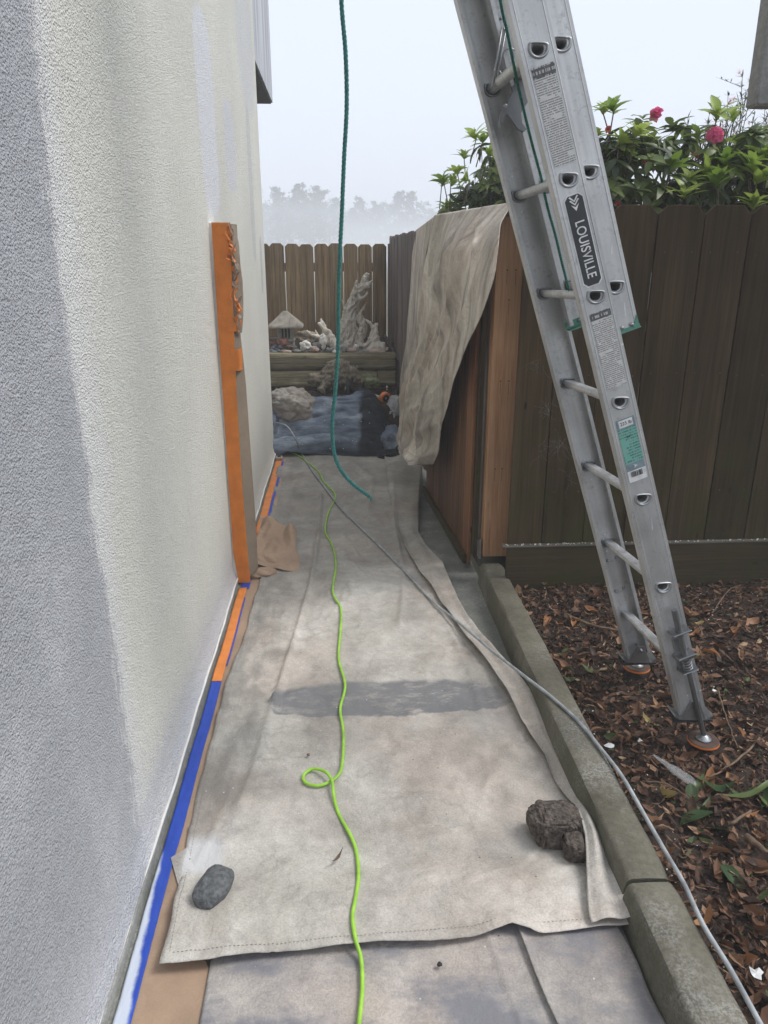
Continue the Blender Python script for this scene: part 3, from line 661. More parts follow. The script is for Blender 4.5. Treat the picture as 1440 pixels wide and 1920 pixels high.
# ------------------------------------------------------------------ fences
def board_mesh(w, h, t, ear=0.03, name='board'):
    poly = [(-w / 2, 0), (w / 2, 0), (w / 2, h - ear), (w / 2 - ear, h), (-w / 2 + ear, h), (-w / 2, h - ear)]
    mb = MB().prism(poly, -t / 2, t / 2)
    me = bpy.data.meshes.new(name); me.from_pydata(mb.v, [], mb.f)
    bm = bmesh.new(); bm.from_mesh(me); bmesh.ops.recalc_face_normals(bm, faces=bm.faces)
    bmesh.ops.bevel(bm, geom=bm.edges[:], offset=0.0018, segments=1, affect='EDGES'); bm.to_mesh(me); bm.free(); return me
def place(me, name, parent, loc, rz=0, mat=None, tilt=0):
    if mat is not None and not me.materials: me.materials.append(mat)
    o = bpy.data.objects.new(name, me); COL.objects.link(o); o.location = loc; o.rotation_euler = (0, tilt, rz)
    o.parent = parent; o.matrix_parent_inverse = WM(parent).inverted(); return o

# front brown fence (faces the camera, right)
ff = thing('brown_fence', 'dark brown stained board fence with clipped corners behind the ladder', 'fence', (2.0, 3.36, 0))
BW = 0.203; notch0 = gy(1235, 405, 3.34)[0]
me = board_mesh(BW - 0.004, 1.53, 0.018, 0.036); me.materials.append(M['fence_brown'])
bx = [notch0 + BW * (k + 0.5) for k in range(-2, 9)]
xfirst = 0.802; wfirst = bx[0] - BW / 2 - xfirst
me_n = board_mesh(wfirst - 0.004, 1.53, 0.018, 0.02); me_n.materials.append(M['fence_brown']); place(me_n, 'board', ff, (xfirst + wfirst / 2, 3.345, 0.285))
for k, x in enumerate(bx):
    place(me, 'board', ff, (x, 3.345 + 0.003 * math.sin(k * 2.3), 0.285), tilt=0.002 * math.sin(k * 5.1))
xl = xfirst - 0.01
for z in (0.55, 1.1, 1.62): MB().box(((xl + 3.1) / 2 + 0.2, 3.375, z), (3.1 - xl, 0.038, 0.085), bev=0.003).build('rail', M['fence_brown'], ff)
MB().box((2.10, 3.322, 0.145), (2.6, 0.036, 0.27), bev=0.003).build('kick_board', M['kick'], ff)
MB().box((2.10, 3.325, 0.2835), (2.65, 0.05, 0.006), bev=0.001).build('ledge', M['ledge'], ff)
# bits of debris on ledge + nails + cobwebs
mb = MB()
for k in range(150):
    x = xl + random.random() * 2.0; r = random.uniform(0.0012, 0.004)
    mb.box((x, 3.31 + random.random() * 0.02, 0.2885), (r * 2, r, r * 0.7), Matrix.Rotation(random.random() * 3, 4, 'Z'))
tag(mb.build('ledge_debris', M['st_white'], ff), kind='stuff')
mb = MB()
for x in bx:
    for z in (0.55, 1.1, 1.62):
        for s in (-0.06, 0.06): mb.lathe([(0, 0.004), (0.0035, 0.003), (0.0045, 0)], (x + s, 3.335, z + 0.008 * math.sin(x * 9)), 8, Matrix.Rotation(math.pi / 2, 4, 'X'))
tag(mb.build('nail', M['rust'], ff), kind='stuff')
mb = MB()
rg = random.Random(3)
for (cx, cz, n_) in ((0.95, 0.95, 22), (1.03, 0.78, 22), (0.9, 1.15, 7), (1.08, 0.62, 9), (0.93, 0.75, 8)):
    for k in range(n_):
        a = rg.uniform(0, 6.28); L = rg.uniform(0.02, 0.075); x0 = cx + rg.uniform(-.02, .02); z0 = cz + rg.uniform(-.03, .03)
        pts = [(x0 + math.cos(a + 0.25 * t) * L * t + rg.uniform(-.003, .003), 3.331, z0 + math.sin(a + 0.25 * t) * L * t + rg.uniform(-.003, .003)) for t in (0, .33, .66, 1)]
        mb.tube(pts, 0.0002, 3, cap=False)
tag(mb.build('cobweb', M['webs'], ff), kind='stuff')

# cedar gate post
gp = thing('gate_post', 'bright orange-brown cedar gate post with nail holes beside the brown fence', 'post', (0.78, 3.5, 0.15))
MB().box((0.786, 3.545, 0.965), (0.134, 0.09, 1.62), bev=0.004, seg=2).build('upright', M['cedar'], gp)
for (z, xs) in ((1.55, (0.77, 0.81)), (1.05, (0.765, 0.805)), (0.62, (0.76, 0.795)), (1.42, (0.785,))):
    for x in xs:
        mb = MB(); mb.lathe([(0.0001, 0.0006), (0.0035, 0.0006), (0.0035, 0)], (x, 3.4997, z), 8, Matrix.Rotation(math.pi / 2, 4, 'X'))
        mb.build('nail_hole', M['dark'], gp); MB().box((x, 3.4996, z - 0.035), (0.0016, 0.0008, 0.055)).build('rust_streak', M['rust'], gp)
MB().box((0.69, 3.59, 0.91), (0.02, 0.05, 1.54)).build('shadow_jamb', M['fence_brown'], gp)
mb = MB(); mb.tube([(0.706, 3.515, 0.14), (0.706, 3.515, 0.245)], 0.006, 8); mb.box((0.699, 3.525, 0.19), (0.004, 0.04, 0.09))
mb.build('hinge', M['zinc'], gp, smooth=False)

# side fence running to the back
def sx(Y): return 0.70 - 0.038 * (Y - 3.75)
sf = thing('side_fence', 'weathered grey-brown board fence running along the path to the back corner', 'fence', (sx(6), 6, 0))
ang = math.atan2(1.0, -0.038)
me = board_mesh(0.139, 1.76, 0.018, 0.022); me.materials.append(M['fence_side'])
y = 3.72; k = 0
while y < 8.15:
    place(me, 'board', sf, (sx(y) + 0.032 + 0.003 * math.sin(k * 3.3), y, 0.04 + 0.006 * math.sin(k * 1.7)), rz=ang); y += 0.146; k += 1
for z in (0.35, 1.0, 1.6):
    o = MB().box((0, 0, 0), (4.4, 0.038, 0.088), bev=0.003).build('rail', M['fence_side'], None); o.location = (sx(5.95) + 0.064, 5.95, z); o.rotation_euler = (0, 0, ang)
    o.parent = sf; o.matrix_parent_inverse = WM(sf).inverted()
for yy in (5.9, 8.1): MB().box((sx(yy) + 0.135, yy, 0.88), (0.09, 0.09, 1.7), bev=0.004).build('post', M['fence_side'], sf)

# gate leaf, open against the side fence
gt = thing('open_gate', 'open red-brown cedar gate folded back against the side fence under the cloth', 'gate', (0.69, 3.75, 0.03))
def gxp(Y): return 0.684 - 0.063 * (Y - 3.73)
gang = math.atan2(1.0, -0.063)
me = board_mesh(0.135, 1.68, 0.018, 0.02); me.materials.append(M['gate_wood'])
me2 = board_mesh(0.135, 1.68, 0.018, 0.02); me2.materials.append(M['gate_bright'])
for k in range(9):
    Y = 3.70 + 0.07 + 0.141 * k
    b = place(me2 if k in (0,) else me, 'board', gt, (gxp(Y), Y, 0.03), rz=gang)
    if k == 0: b['label'] = 'freshly cut orange board at the hinge side'
for z in (0.3, 1.55):
    o = MB().box((0, 0, 0), (1.22, 0.036, 0.088), bev=0.003).build('rail', M['gate_wood'], None); o.location = (gxp(4.33) + 0.03, 4.33, z); o.rotation_euler = (0, 0, gang)
    o.parent = gt; o.matrix_parent_inverse = WM(gt).inverted()
o = MB().box((0, 0, 0), (1.3, 0.02, 0.05), bev=0.003).build('bottom_rail', M['fence_brown'], None); o.location = (gxp(4.36) - 0.02, 4.36, 0.055); o.rotation_euler = (0, 0, gang)
o.parent = gt; o.matrix_parent_inverse = WM(gt).inverted()

# back fence
bf = thing('back_fence', 'weathered brown dog-eared fence across the end of the path', 'fence', (0, 8.2, 0))
x1 = gy(725, 457, 8.2)[0]; n_b = 13; bwid = (gy(725, 457, 8.2)[0] - gy(505, 457, 8.2)[0]) / 8
me = board_mesh(bwid - 0.0045, 1.62, 0.018, 0.03); me.materials.append(M['fence_back'])
for k in range(n_b):
    place(me, 'board', bf, (x1 - bwid * (k + 0.5), 8.2 + 0.004 * math.sin(k * 2.1), 0.11 + 0.005 * math.sin(k * 4.7)), tilt=0.003 * math.sin(k * 3.3))
for z in (0.9, 1.5): MB().box((x1 - bwid * n_b / 2, 8.232, z), (bwid * n_b, 0.04, 0.088), bev=0.003).build('rail', M['fence_back'], bf)
MB().box((x1 + 0.03, 8.15, 0.9), (0.04, 0.09, 1.66), bev=0.003).build('post', M['fence_side'], bf)

# terrace of soil behind the step + planter
def terr(X, Y):
    return -0.02 + 0.385 * np.clip((Y - 6.42) / 0.12, 0, 1) ** 0.7 + 0.008 * fbm(X * 9, Y * 9, 2)
tag(heightfield(-1.4, 0.62, 6.38, 7.34, 0.03, terr).build('terrace', M['soil'], smooth=True), kind='structure')
tag(heightfield(-1.4, 0.62, 7.38, 8.2, 0.03, lambda X, Y: 0.668 + 0.012 * fbm(X * 6, Y * 6, 6)).build('planter_soil', M['soil'], smooth=True), kind='structure')
def timber(x0, x1, z, h, seed, label, y=7.36, r=0.085):
    xs = np.linspace(x0, x1, int((x1 - x0) / 0.015) + 2); a = np.linspace(0, 2 * math.pi, 41)
    A, Xg = np.meshgrid(a, xs)
    ca, sa = np.cos(A), np.sin(A)
    rr = (np.abs(ca) ** 5 + np.abs(sa) ** 5) ** (-0.2)
    rr = rr * (1 + 0.045 * fbm(Xg * 3, A * 1.2 * 1.0 + 0, seed) + 0.05 * ridged(Xg * 2.5, A * 6, seed + 5, 2) - 0.05)
    Yg = y + ca * rr * r; Zg = z + sa * rr * h / 2
    mb = MB().grid(Xg, Yg, Zg); c = 41
    mb.f.append(tuple(range(40))); mb.mi.append(0); mb.f.append(tuple((len(xs) - 1) * c + k for k in range(40))); mb.mi.append(0)
    return tag(mb.build('planter_timber', M['timber'], smooth=True), label, 'timber', 'timbers of the raised planter')
timber(-1.3, 0.555, 0.645, 0.158, 3, 'mossy grey planter timber, upper one running full width under the stones')
timber(-1.3, 0.372, 0.483, 0.158, 8, 'long lower planter timber partly behind the brown driftwood log')
timber(0.38, 0.555, 0.483, 0.155, 14, 'short lower planter timber at the right end of its course')
tag(MB().box((-0.4, 8.05, 0.73), (1.85, 0.045, 0.14), bev=0.004).build('planter_backboard', M['fence_side']), 'low dark edging board at the foot of the back fence behind the driftwood', 'board')
#@@CLOTHS
# ================================================================== CLOTHS, TAPE, PAPER
def ipx(pts, z=0.0):          # outline picked off the photograph -> sorted (Y, X)
    a = np.array([gz(u, v, z)[:2] for u, v in pts]); a = a[np.argsort(a[:, 1])]; return a[:, 1], a[:, 0]
LY, LX = ipx([(305, 1825), (328, 1700), (345, 1620), (365, 1520), (398, 1380), (432, 1270), (462, 1180), (488, 1090), (503, 985), (512, 925), (520, 870)])
OY, OX = ipx([(1186, 1752), (1165, 1690), (1138, 1600), (1085, 1483), (1036, 1403), (1020, 1362), (993, 1306), (940, 1242), (900, 1189), (860, 1130), (830, 1065), (800, 1030), (785, 1000), (786, 950), (792, 880)], 0.012)
IY, IX = ipx([(1110, 1752), (1098, 1660), (1094, 1600), (1078, 1528), (1038, 1465), (1022, 1418), (978, 1362), (950, 1306), (902, 1238), (858, 1177), (812, 1110), (770, 1050), (745, 990), (730, 930), (725, 880)], 0.015)
def cloth_wr(X, Y):
    h = 0.0045 * fbm(X * 3.2, Y * 2.2, 21, 3) + 0.0036 * ridged(X * 5 + 0.6 * Y, Y * 2.6, 5, 3) + 0.0016 * ridged(X * 11 - 3 * Y, Y * 8 + X * 4, 41, 2)
    def rd(pts, amp, wd):
        P = [tuple(gz(u, v)[:2]) for u, v in pts]; d = polydist(X, Y, P); return amp * np.exp(-(d / wd) ** 2)
    h = h + rd([(602, 930), (598, 1000), (585, 1090), (562, 1170), (538, 1250), (522, 1300), (515, 1322)], 0.014, 0.011)
    h = h + rd([(515, 1322), (500, 1370), (480, 1440), (450, 1520)], 0.010, 0.016)
    h = h + rd([(515, 1322), (545, 1335), (575, 1338)], 0.007, 0.012) + rd([(480, 1290), (515, 1322), (570, 1300)], 0.006, 0.014)
    h = h + rd([(735, 890), (742, 1000), (758, 1090), (750, 1180)], 0.008, 0.014)
    h = h + rd([(660, 1060), (690, 1090), (760, 1105)], 0.005, 0.012) + rd([(840, 1180), (880, 1260), (905, 1340)], 0.006, 0.016)
    h = h + rd([(620, 1690), (700, 1660), (780, 1640)], 0.0035, 0.014) + rd([(430, 1640), (520, 1600), (660, 1570)], 0.003, 0.02)
    h = h + rd([(660, 870), (700, 900), (690, 960)], 0.008, 0.02) + rd([(560, 890), (640, 880)], 0.007, 0.02)
    rgc = np.random.default_rng(77)
    for k in range(70):
        yc = rgc.uniform(1.4, 6.0); xc = rgc.uniform(-0.45, 0.6); th = rgc.uniform(0, math.pi); L_ = rgc.uniform(0.05, 0.22); am = rgc.uniform(0.0015, 0.0045)
        P_ = [(xc - math.cos(th) * L_, yc - math.sin(th) * L_), (xc + rgc.uniform(-.02, .02), yc), (xc + math.cos(th + .3) * L_, yc + math.sin(th + .3) * L_)]
        d = polydist(X, Y, P_); h = h + am * np.exp(-(d / 0.007) ** 2)
    h = h + rd([(900, 1500), (960, 1400), (985, 1370)], 0.005, 0.02)
    return h * 1.4
def main_cloth():
    ny, nx, nf = 470, 110, 26
    t = np.linspace(0, 1, ny)
    y0, y1 = 1.36, 6.24
    rows = []
    for ti in t:
        Yr = y0 + (y1 - y0) * ti
        xl = np.interp(Yr, LY, LX); xo = np.interp(Yr, OY, OX); xi = np.interp(Yr, IY, IX)
        xl += 0.004 * math.sin(Yr * 9) + 0.002 * math.sin(Yr * 31); xi += 0.003 * math.sin(Yr * 17)
        s = np.linspace(0, 1, nx); xs = xl + (xo - 0.006 - xl) * s; zs = np.full(nx, 0.006)
        # fold: rises and comes back
        fa = np.linspace(0, 1, nf)
        lift = 0.020 + 0.022 * (0.5 + 0.5 * math.sin(Yr * 5.3 + 1)) * min(1, (Yr - 1.3) * 2)
        xf = np.where(fa < 0.2, xo - 0.006 + 0.006 * np.sin(fa / 0.2 * math.pi), xo - 0.006 + (xi - xo + 0.006) * (fa - 0.2) / 0.8)
        zf = np.where(fa < 0.2, 0.006 + lift * fa / 0.2, 0.006 + lift * (1 - (fa - 0.2) / 0.8 * 0.35) + 0.003)
        zf = zf + (0.007 * np.sin((fa - 0.2) * 7.5 + Yr * 3.0) + 0.003 * np.sin(Yr * 19 + fa * 5)) * np.clip((fa - 0.2) * 4, 0, 1)
        zf = zf + 0.06 * math.exp(-((Yr - 1.68) / 0.13) ** 2) * np.clip((fa - 0.2) / 0.5, 0, 1)
        zf = np.where(fa > 0.93, zf + 0.002, zf)
        X = np.concatenate([xs, xf[1:]]); Z = np.concatenate([zs, zf[1:]])
        # wavy near hem
        yo = 0.012 * np.sin(X * 7 + 2.0) * (1 - ti) + 0.006 * np.sin(X * 23) * (1 - ti)
        bot = np.interp(X, [-0.45, 0.0, 0.3, 0.40, 0.47, 0.72], [-0.012, 0.010, 0.022, 0.045, 0.022, 0.022])
        Y = Yr + (yo * 0.4 + bot) * max(0, 1 - ti * 12)
        rows.append(np.stack([X, Y, Z], -1))
    A = np.array(rows)
    mask = np.ones(A.shape[1]); mask[nx:] = 0.55
    A[..., 2] += cloth_wr(A[..., 0], A[..., 1]) * mask
    # hems
    A[:, 0:3, 2] += 0.002; A[0:4, :, 2] += 0.0022
    # lower hem lifts a little where it waves
    lf = 0.014 * np.exp(-((A[..., 0] - 0.42) / 0.05) ** 2) * np.exp(-((A[..., 1] - 1.39) / 0.05) ** 2)
    A[..., 2] += lf
    A[..., 2] = np.maximum(A[..., 2], 0.004)
    # keeps above second cloth lying under near hem
    A[..., 2] += 0.024 * np.clip((1.66 - A[..., 1]) / 0.14, 0, 1)
    return MB().grid(A[..., 0], A[..., 1], A[..., 2])
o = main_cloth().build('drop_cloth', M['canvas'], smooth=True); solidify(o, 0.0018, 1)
tag(o, 'long beige canvas drop cloth covering the path, with a grey band and folded edge', 'drop cloth')
def cloth_z(x, y):
    X = np.array([[x]]); Y = np.array([[y]]); return float(cloth_wr(X, Y)[0, 0]) + 0.009 + 0.024 * min(1, max(0, (1.66 - y) / 0.14))
# hem stitching
mb = MB()
for k in range(0, 300):
    Yr = 1.36 + k * 0.0105; xi = np.interp(Yr, IY, IX)
    if Yr < 4.4: mb.box((xi + 0.012, Yr, 0.0305 + 0.0), (0.0009, 0.005, 0.0009))
o = MB()
for k in range(150):
    Yr = 1.38 + k * 0.0105; xl = np.interp(Yr, LY, LX) + 0.016; o.box((xl, Yr, cloth_z(xl, Yr) + 0.0012), (0.0010, 0.005, 0.0009))
for k in range(110):
    x = -0.42 + k * 0.0102; o.box((x, 1.385 + np.interp(x, [-0.45, 0.0, 0.3, 0.40, 0.47, 0.72], [-0.012, 0.010, 0.022, 0.045, 0.022, 0.022]), cloth_z(x, 1.39) + 0.0012), (0.005, 0.0010, 0.0009))
dc = bpy.data.objects['drop_cloth']
tag(o.build('hem_stitch', M['canvas4'], dc), kind='stuff')
# turned-out corner flap at the left edge
a, b, c_ = gz(320, 1608, .01), gz(352, 1588, .012), gz(335, 1662, .01); d_ = gz(368, 1640, .013)
tag(MB().add([a, b, d_, c_, (a + d_) / 2 + np.array([0, 0, .008])], [(0, 1, 4), (1, 2, 4), (2, 3, 4), (3, 0, 4)]).build('corner_flap', M['canvas'], dc))

# second drop cloth showing under the near hem
def under_cloth():
    ny, nx = 60, 150
    Y, Xs = np.meshgrid(np.linspace(0.2, 1.50, ny), np.linspace(0, 1, nx), indexing='ij')
    xl = -0.333 + 0.0 * Y; xr = np.interp(Y, [0.2, 1.16, 1.37, 1.5], [0.70, 0.689, 0.676, 0.67]) + 0.004 * np.sin(Y * 30)
    X = xl + (xr - xl) * Xs
    Z = 0.0055 + 0.002 * fbm(X * 5, Y * 5, 31) + 0.0022
    fold = np.interp(Y, [0.2, 1.15, 1.5], [0.43, 0.415, 0.405]) - 0.03 * (Y - 1.3)
    fx = gz(975, 1765)[0] + (gz(1040, 1915)[0] - gz(975, 1765)[0]) * (1.37 - Y) / 0.22
    Z = Z + np.where(X > fx, 0.009, 0.0) * np.clip((X - fx) / 0.004, 0, 1)
    fx2 = fx - 0.075
    Z += 0.005 * np.exp(-((X - fx2) / 0.006) ** 2) + 0.0015 * ridged(X * 6, Y * 3, 8, 2)
    return MB().grid(X, Y, Z)
o = under_cloth().build('drop_cloth', M['canvas2'], smooth=True); solidify(o, 0.0016, -1)
tag(o, 'grey-smeared folded drop cloth at the near end, sticking out under the long one', 'drop cloth')
def flap_layer():
    Y, Xs = np.meshgrid(np.linspace(0.2, 1.46, 60), np.linspace(0, 1, 60), indexing='ij')
    fx = gz(975, 1765)[0] + (gz(1040, 1915)[0] - gz(975, 1765)[0]) * (1.37 - Y) / 0.22; xr = np.interp(Y, [0.2, 1.16, 1.37, 1.5], [0.70, 0.689, 0.676, 0.67]) + 0.004 * np.sin(Y * 30) - 0.002
    X = fx + 0.003 * np.sin(Y * 14) + (xr - fx) * Xs
    Z = 0.019 + 0.003 * fbm(X * 5, Y * 5, 37) + 0.006 * np.exp(-(Xs / 0.05) ** 2) + 0.0012 * ridged(X * 9, Y * 4, 8, 2)
    return MB().grid(X, Y, Z)
solidify(flap_layer().build('folded_layer', M['canvas2'], o, smooth=True), 0.002, 1)

# masking paper strip along the wall
def paper():
    Y, T = np.meshgrid(np.linspace(0.2, 6.2, 260), np.linspace(0, 1, 14), indexing='ij')
    xl = -0.493 + 0.002 * np.sin(Y * 5); xr = np.interp(Y, [0.2, 1.34, 1.45, 3.0, 3.6, 6.2], [-0.325, -0.328, -0.39, -0.42, -0.42, -0.455])
    X = xl + (xr - xl) * T; Z = 0.0035 + 0.0012 * crease(X, Y, 3, 6, 0.3) + 0 * X
    return MB().grid(X, Y, Z)
o = paper().build('masking_paper', M['kraft']); tag(o, 'flat strip of brown masking paper between the wall tape and the drop cloth', 'paper')
def tape(y0, y1, mat, label, xl=-0.5265, xr=-0.487, z=0.0075):
    n_ = max(8, int((y1 - y0) / 0.02)); Y, T = np.meshgrid(np.linspace(y0, y1, n_), np.linspace(0, 1, 9), indexing='ij')
    X = xl + (xr - xl) * T + 0.0012 * np.sin(Y * 11) + 0.0006 * vnoise(Y * 60, T * 0, 4)
    Z = z + 0.0012 * vnoise(Y * 26, T * 3, 9) + 0.0015 * (1 - T)
    Y = Y + 0.002 * vnoise(T * 9, Y * 0, 3) * ((Y < y0 + 0.02) | (Y > y1 - 0.02))
    o = MB().grid(X, Y, Z).build('masking_tape', M[mat], smooth=True); return tag(solidify(o, 0.0006, 1), label, 'tape', 'masking tape along the wall foot')
tape(0.2, gz(408, 1278)[1], 'tape_blue', 'long blue masking tape at the near wall foot, oversprayed white at its end')
tape(gz(408, 1278)[1] - 0.012, gz(455, 1105)[1], 'tape_orange', 'orange masking tape between the near blue tape and the masked post', z=0.0085)
tape(gz(455, 1105)[1] - 0.01, 3.66, 'tape_blue', 'short dark blue tape scrap at the foot of the masked post', xl=-0.52, xr=-0.476, z=0.0078)
tape(3.66, 6.02, 'tape_orange', 'orange masking tape behind the masked post, running to the house corner', xl=-0.5285, xr=-0.480, z=0.0085)
tape(4.0, 6.0, 'tape_blue', 'thin blue tape edge beside the far orange tape', xl=-0.479, xr=-0.462, z=0.0078)
tape(2.75, 3.4, 'tape_blue', 'sliver of blue tape showing beside the middle orange tape', xl=-0.486, xr=-0.480, z=0.0072)
# anchor plate at the far end
t = thing('corner_anchor_plate', 'small pale plate with a black bolt at the far end of the orange tape', 'plate', (-0.5, 6.05, 0))
MB().box((-0.505, 6.06, 0.02), (0.055, 0.08, 0.025), bev=0.006, seg=2).build('plate', M['st_pink'], t); MB().lathe([(0, 0.012), (0.012, 0.01), (0.014, 0)], (-0.505, 6.06, 0.033), 12).build('bolt', M['rubber'], t)

# masked post on the wall
mp = thing('masked_post', 'upright wall post masked with orange tape and brown paper', 'masked post', (-0.52, 3.6, 0.0))
PX0, PX1, PT = -0.545, -0.473, 1.75
def face(xa, xb, y, z0, z1, mat, name, nx=10, nz=120, amp=0.002, seed=1):
    Z, T = np.meshgrid(np.linspace(z0, z1, nz), np.linspace(0, 1, nx), indexing='ij')
    X = xa + (xb - xa) * T; Y = y - amp * (ridged(T * 1.5, Z * 5, seed, 2) - 0.5) - 0.0 * X
    return MB().grid(X, Y, Z)
Zt, T = np.meshgrid(np.linspace(0.012, PT, 160), np.linspace(0, 1, 10), indexing='ij')
def edge(pix): a = np.array([gy(u, v, 3.57) for u, v in pix])[::-1]; return a[:, 2], a[:, 0]
EL = edge([(403, 418), (413, 575), (423, 727), (433, 881), (443, 1035), (453, 1092)]); ER = edge([(431, 418), (437, 575), (443, 727), (452, 881), (464, 1035), (470, 1092)])
EP = edge([(439, 425), (443, 500), (442, 575), (447, 640), (457, 727), (468, 881), (477, 1000), (481, 1092)])
wl = np.interp(Zt, *EL) - 0.016; wr = np.interp(Zt, *ER)
X = wl + (wr - wl) * T; Y = 3.57 + 0.0016 * ridged(T * 1.5, Zt * 5, 4, 2) + 0.002 * np.sin(Zt * 9)
MB().grid(X, Y, Zt).build('tape_face', M['tape_post'], mp, smooth=True)
# side paper, bulging out to the right and back
Zt, T = np.meshgrid(np.linspace(0.05, PT - 0.005, 160), np.linspace(0, 1, 20), indexing='ij')
wr = np.interp(Zt, *ER); bul = np.interp(Zt, *EP) - wr
X = wr + (bul + 0.002) * np.sin(np.clip(T * 1.25, 0, 1) * math.pi / 2) - 0.05 * np.clip(T - 0.6, 0, 1) ** 1.2 + 0.0035 * (crease(T * 0.2, Zt, 7, 7, 0.16) - 0.4) * np.minimum(1, T * 6)
Y = 3.573 + 0.15 * T
MB().grid(X, Y, Zt).build('paper_side', M['kraft_dark'], mp, smooth=True)
MB().box((-0.530, 3.655, 0.88), (0.066, 0.15, 1.738), bev=0.002).build('core', M['white_trim'], mp)
Z2, T2 = np.meshgrid(np.linspace(1.27, 1.742, 60), np.linspace(0, 1, 22), indexing='ij')
X2 = np.interp(Z2, *ER) + 0.004 + 0.034 * np.sin(T2 * math.pi * 0.6) * np.interp(Z2, [1.27, 1.35, 1.5, 1.65, 1.742], [0.7, 1, 1.05, 0.8, 0.25]) + 0.016 * (crease(T2 * .2, Z2, 17, 7, .05) - .4); Y2 = 3.566 + 0.07 * T2 + 0.010 * (crease(Z2, T2 * .2, 23, 6, .04) - .4)
MB().grid(X2, Y2, Z2).build('torn_paper', M['kraft_dark'], mp)
# torn tape and crumpled paper near the top
rg = random.Random(5)
for k in range(20):
    z = rg.uniform(1.30, 1.73); 
    n_ = 7; L = rg.uniform(0.03, 0.10); w_ = rg.uniform(0.006, 0.018); x0 = -0.462 + rg.uniform(-0.012, 0.016); vsx = []
    Tz, Tw = np.meshgrid(np.linspace(0, 1, n_), np.linspace(-1, 1, 4), indexing='ij')
    X = x0 + 0.010 * np.sin(Tz * 5 + k) + Tw * w_ * 0.35 + 0.004 * vnoise(Tz * 6, Tw * 3 + k, k)
    Z = z + L * (Tz - 0.5) + Tw * 0.003; Y = 3.566 + Tw * w_ * 0.5 + 0.006 * vnoise(Tz * 5 + k, Tw * 2, k + 4)
    MB().grid(X, Y, Z).build('torn_tape' if k % 3 else 'torn_paper', M['tape_orange'] if k % 3 else M['kraft_dark'], mp)
for z0, z1 in ((1.28, 1.345), (1.10, 1.20), (1.70, 1.735)):
    Zt, T = np.meshgrid(np.linspace(z0, z1, 10), np.linspace(0, 1, 16), indexing='ij')
    X = np.where(T < 0.75, -0.53 + 0.0700 * T / 0.75 * 1.0, -0.460 + 0.006 * (T - 0.75) / 0.25) + 0.001 * vnoise(Zt * 60, T * 4, 3)
    Y = np.where(T < 0.75, 3.5665, 3.5665 + 0.06 * (T - 0.75) / 0.25) + 0.001 * vnoise(Zt * 50, T * 9, 8)
    MB().grid(X, Y, Zt).build('tape_wrap', M['tape_post'], mp, smooth=True)

# crumpled kraft paper at its foot
kp = thing('crumpled_paper', 'crumpled sheet of brown kraft paper lying at the foot of the masked post', 'paper', (-0.38, 3.85, 0.01))
q = [gz(487, 985, .04), gz(555, 1000, .05), gz(562, 1076, .012), gz(478, 1066, .012)]
U, V = np.meshgrid(np.linspace(0, 1, 46), np.linspace(0, 1, 46), indexing='ij')
P = (q[3][None, None] * ((1 - U) * (1 - V))[..., None] + q[2][None, None] * ((1 - U) * V)[..., None] + q[1][None, None] * (U * V)[..., None] + q[0][None, None] * (U * (1 - V))[..., None])
X, Y = P[..., 0] + 0.008 * vnoise(U * 3, V * 4, 2), P[..., 1] + 0.02 * vnoise(U * 4, V * 3, 5)
Z = 0.012 + 0.16 * crease(X, Y * 0.6, 12, 9, 0.045) * (0.25 + 0.75 * U) * (1 - 0.7 * V) + 0.02 * U + 0.05 * np.exp(-((V - 0.85) / 0.14) ** 2 - ((U - 0.9) / 0.2) ** 2)
MB().grid(X, Y, Z).build('sheet', M['kraft'], kp)
for (u, v, sx_, sy_, sz_, sd_) in ((500, 1050, 0.075, 0.06, 0.03, 2), (486, 1074, 0.07, 0.04, 0.02, 6)):
    c = gz(u, v, 0.02); bm = bmesh.new(); bmesh.ops.create_icosphere(bm, subdivisions=4, radius=1)
    for vt in bm.verts:
        p = vt.co.copy(); k_ = float(crease(np.array(p.x + p.z * 0.6), np.array(p.y - p.z * 0.5), sd_, 9, 0.3))
        p = p * (0.6 + 1.35 * k_); vt.co = Vector((c[0] + p.x * sx_, c[1] + p.y * sy_, max(0.006, c[2] + p.z * sz_)))
    me = bpy.data.meshes.new('crumple'); bm.to_mesh(me); bm.free(); me.materials.append(M['kraft']); link('crumple', me, kp)

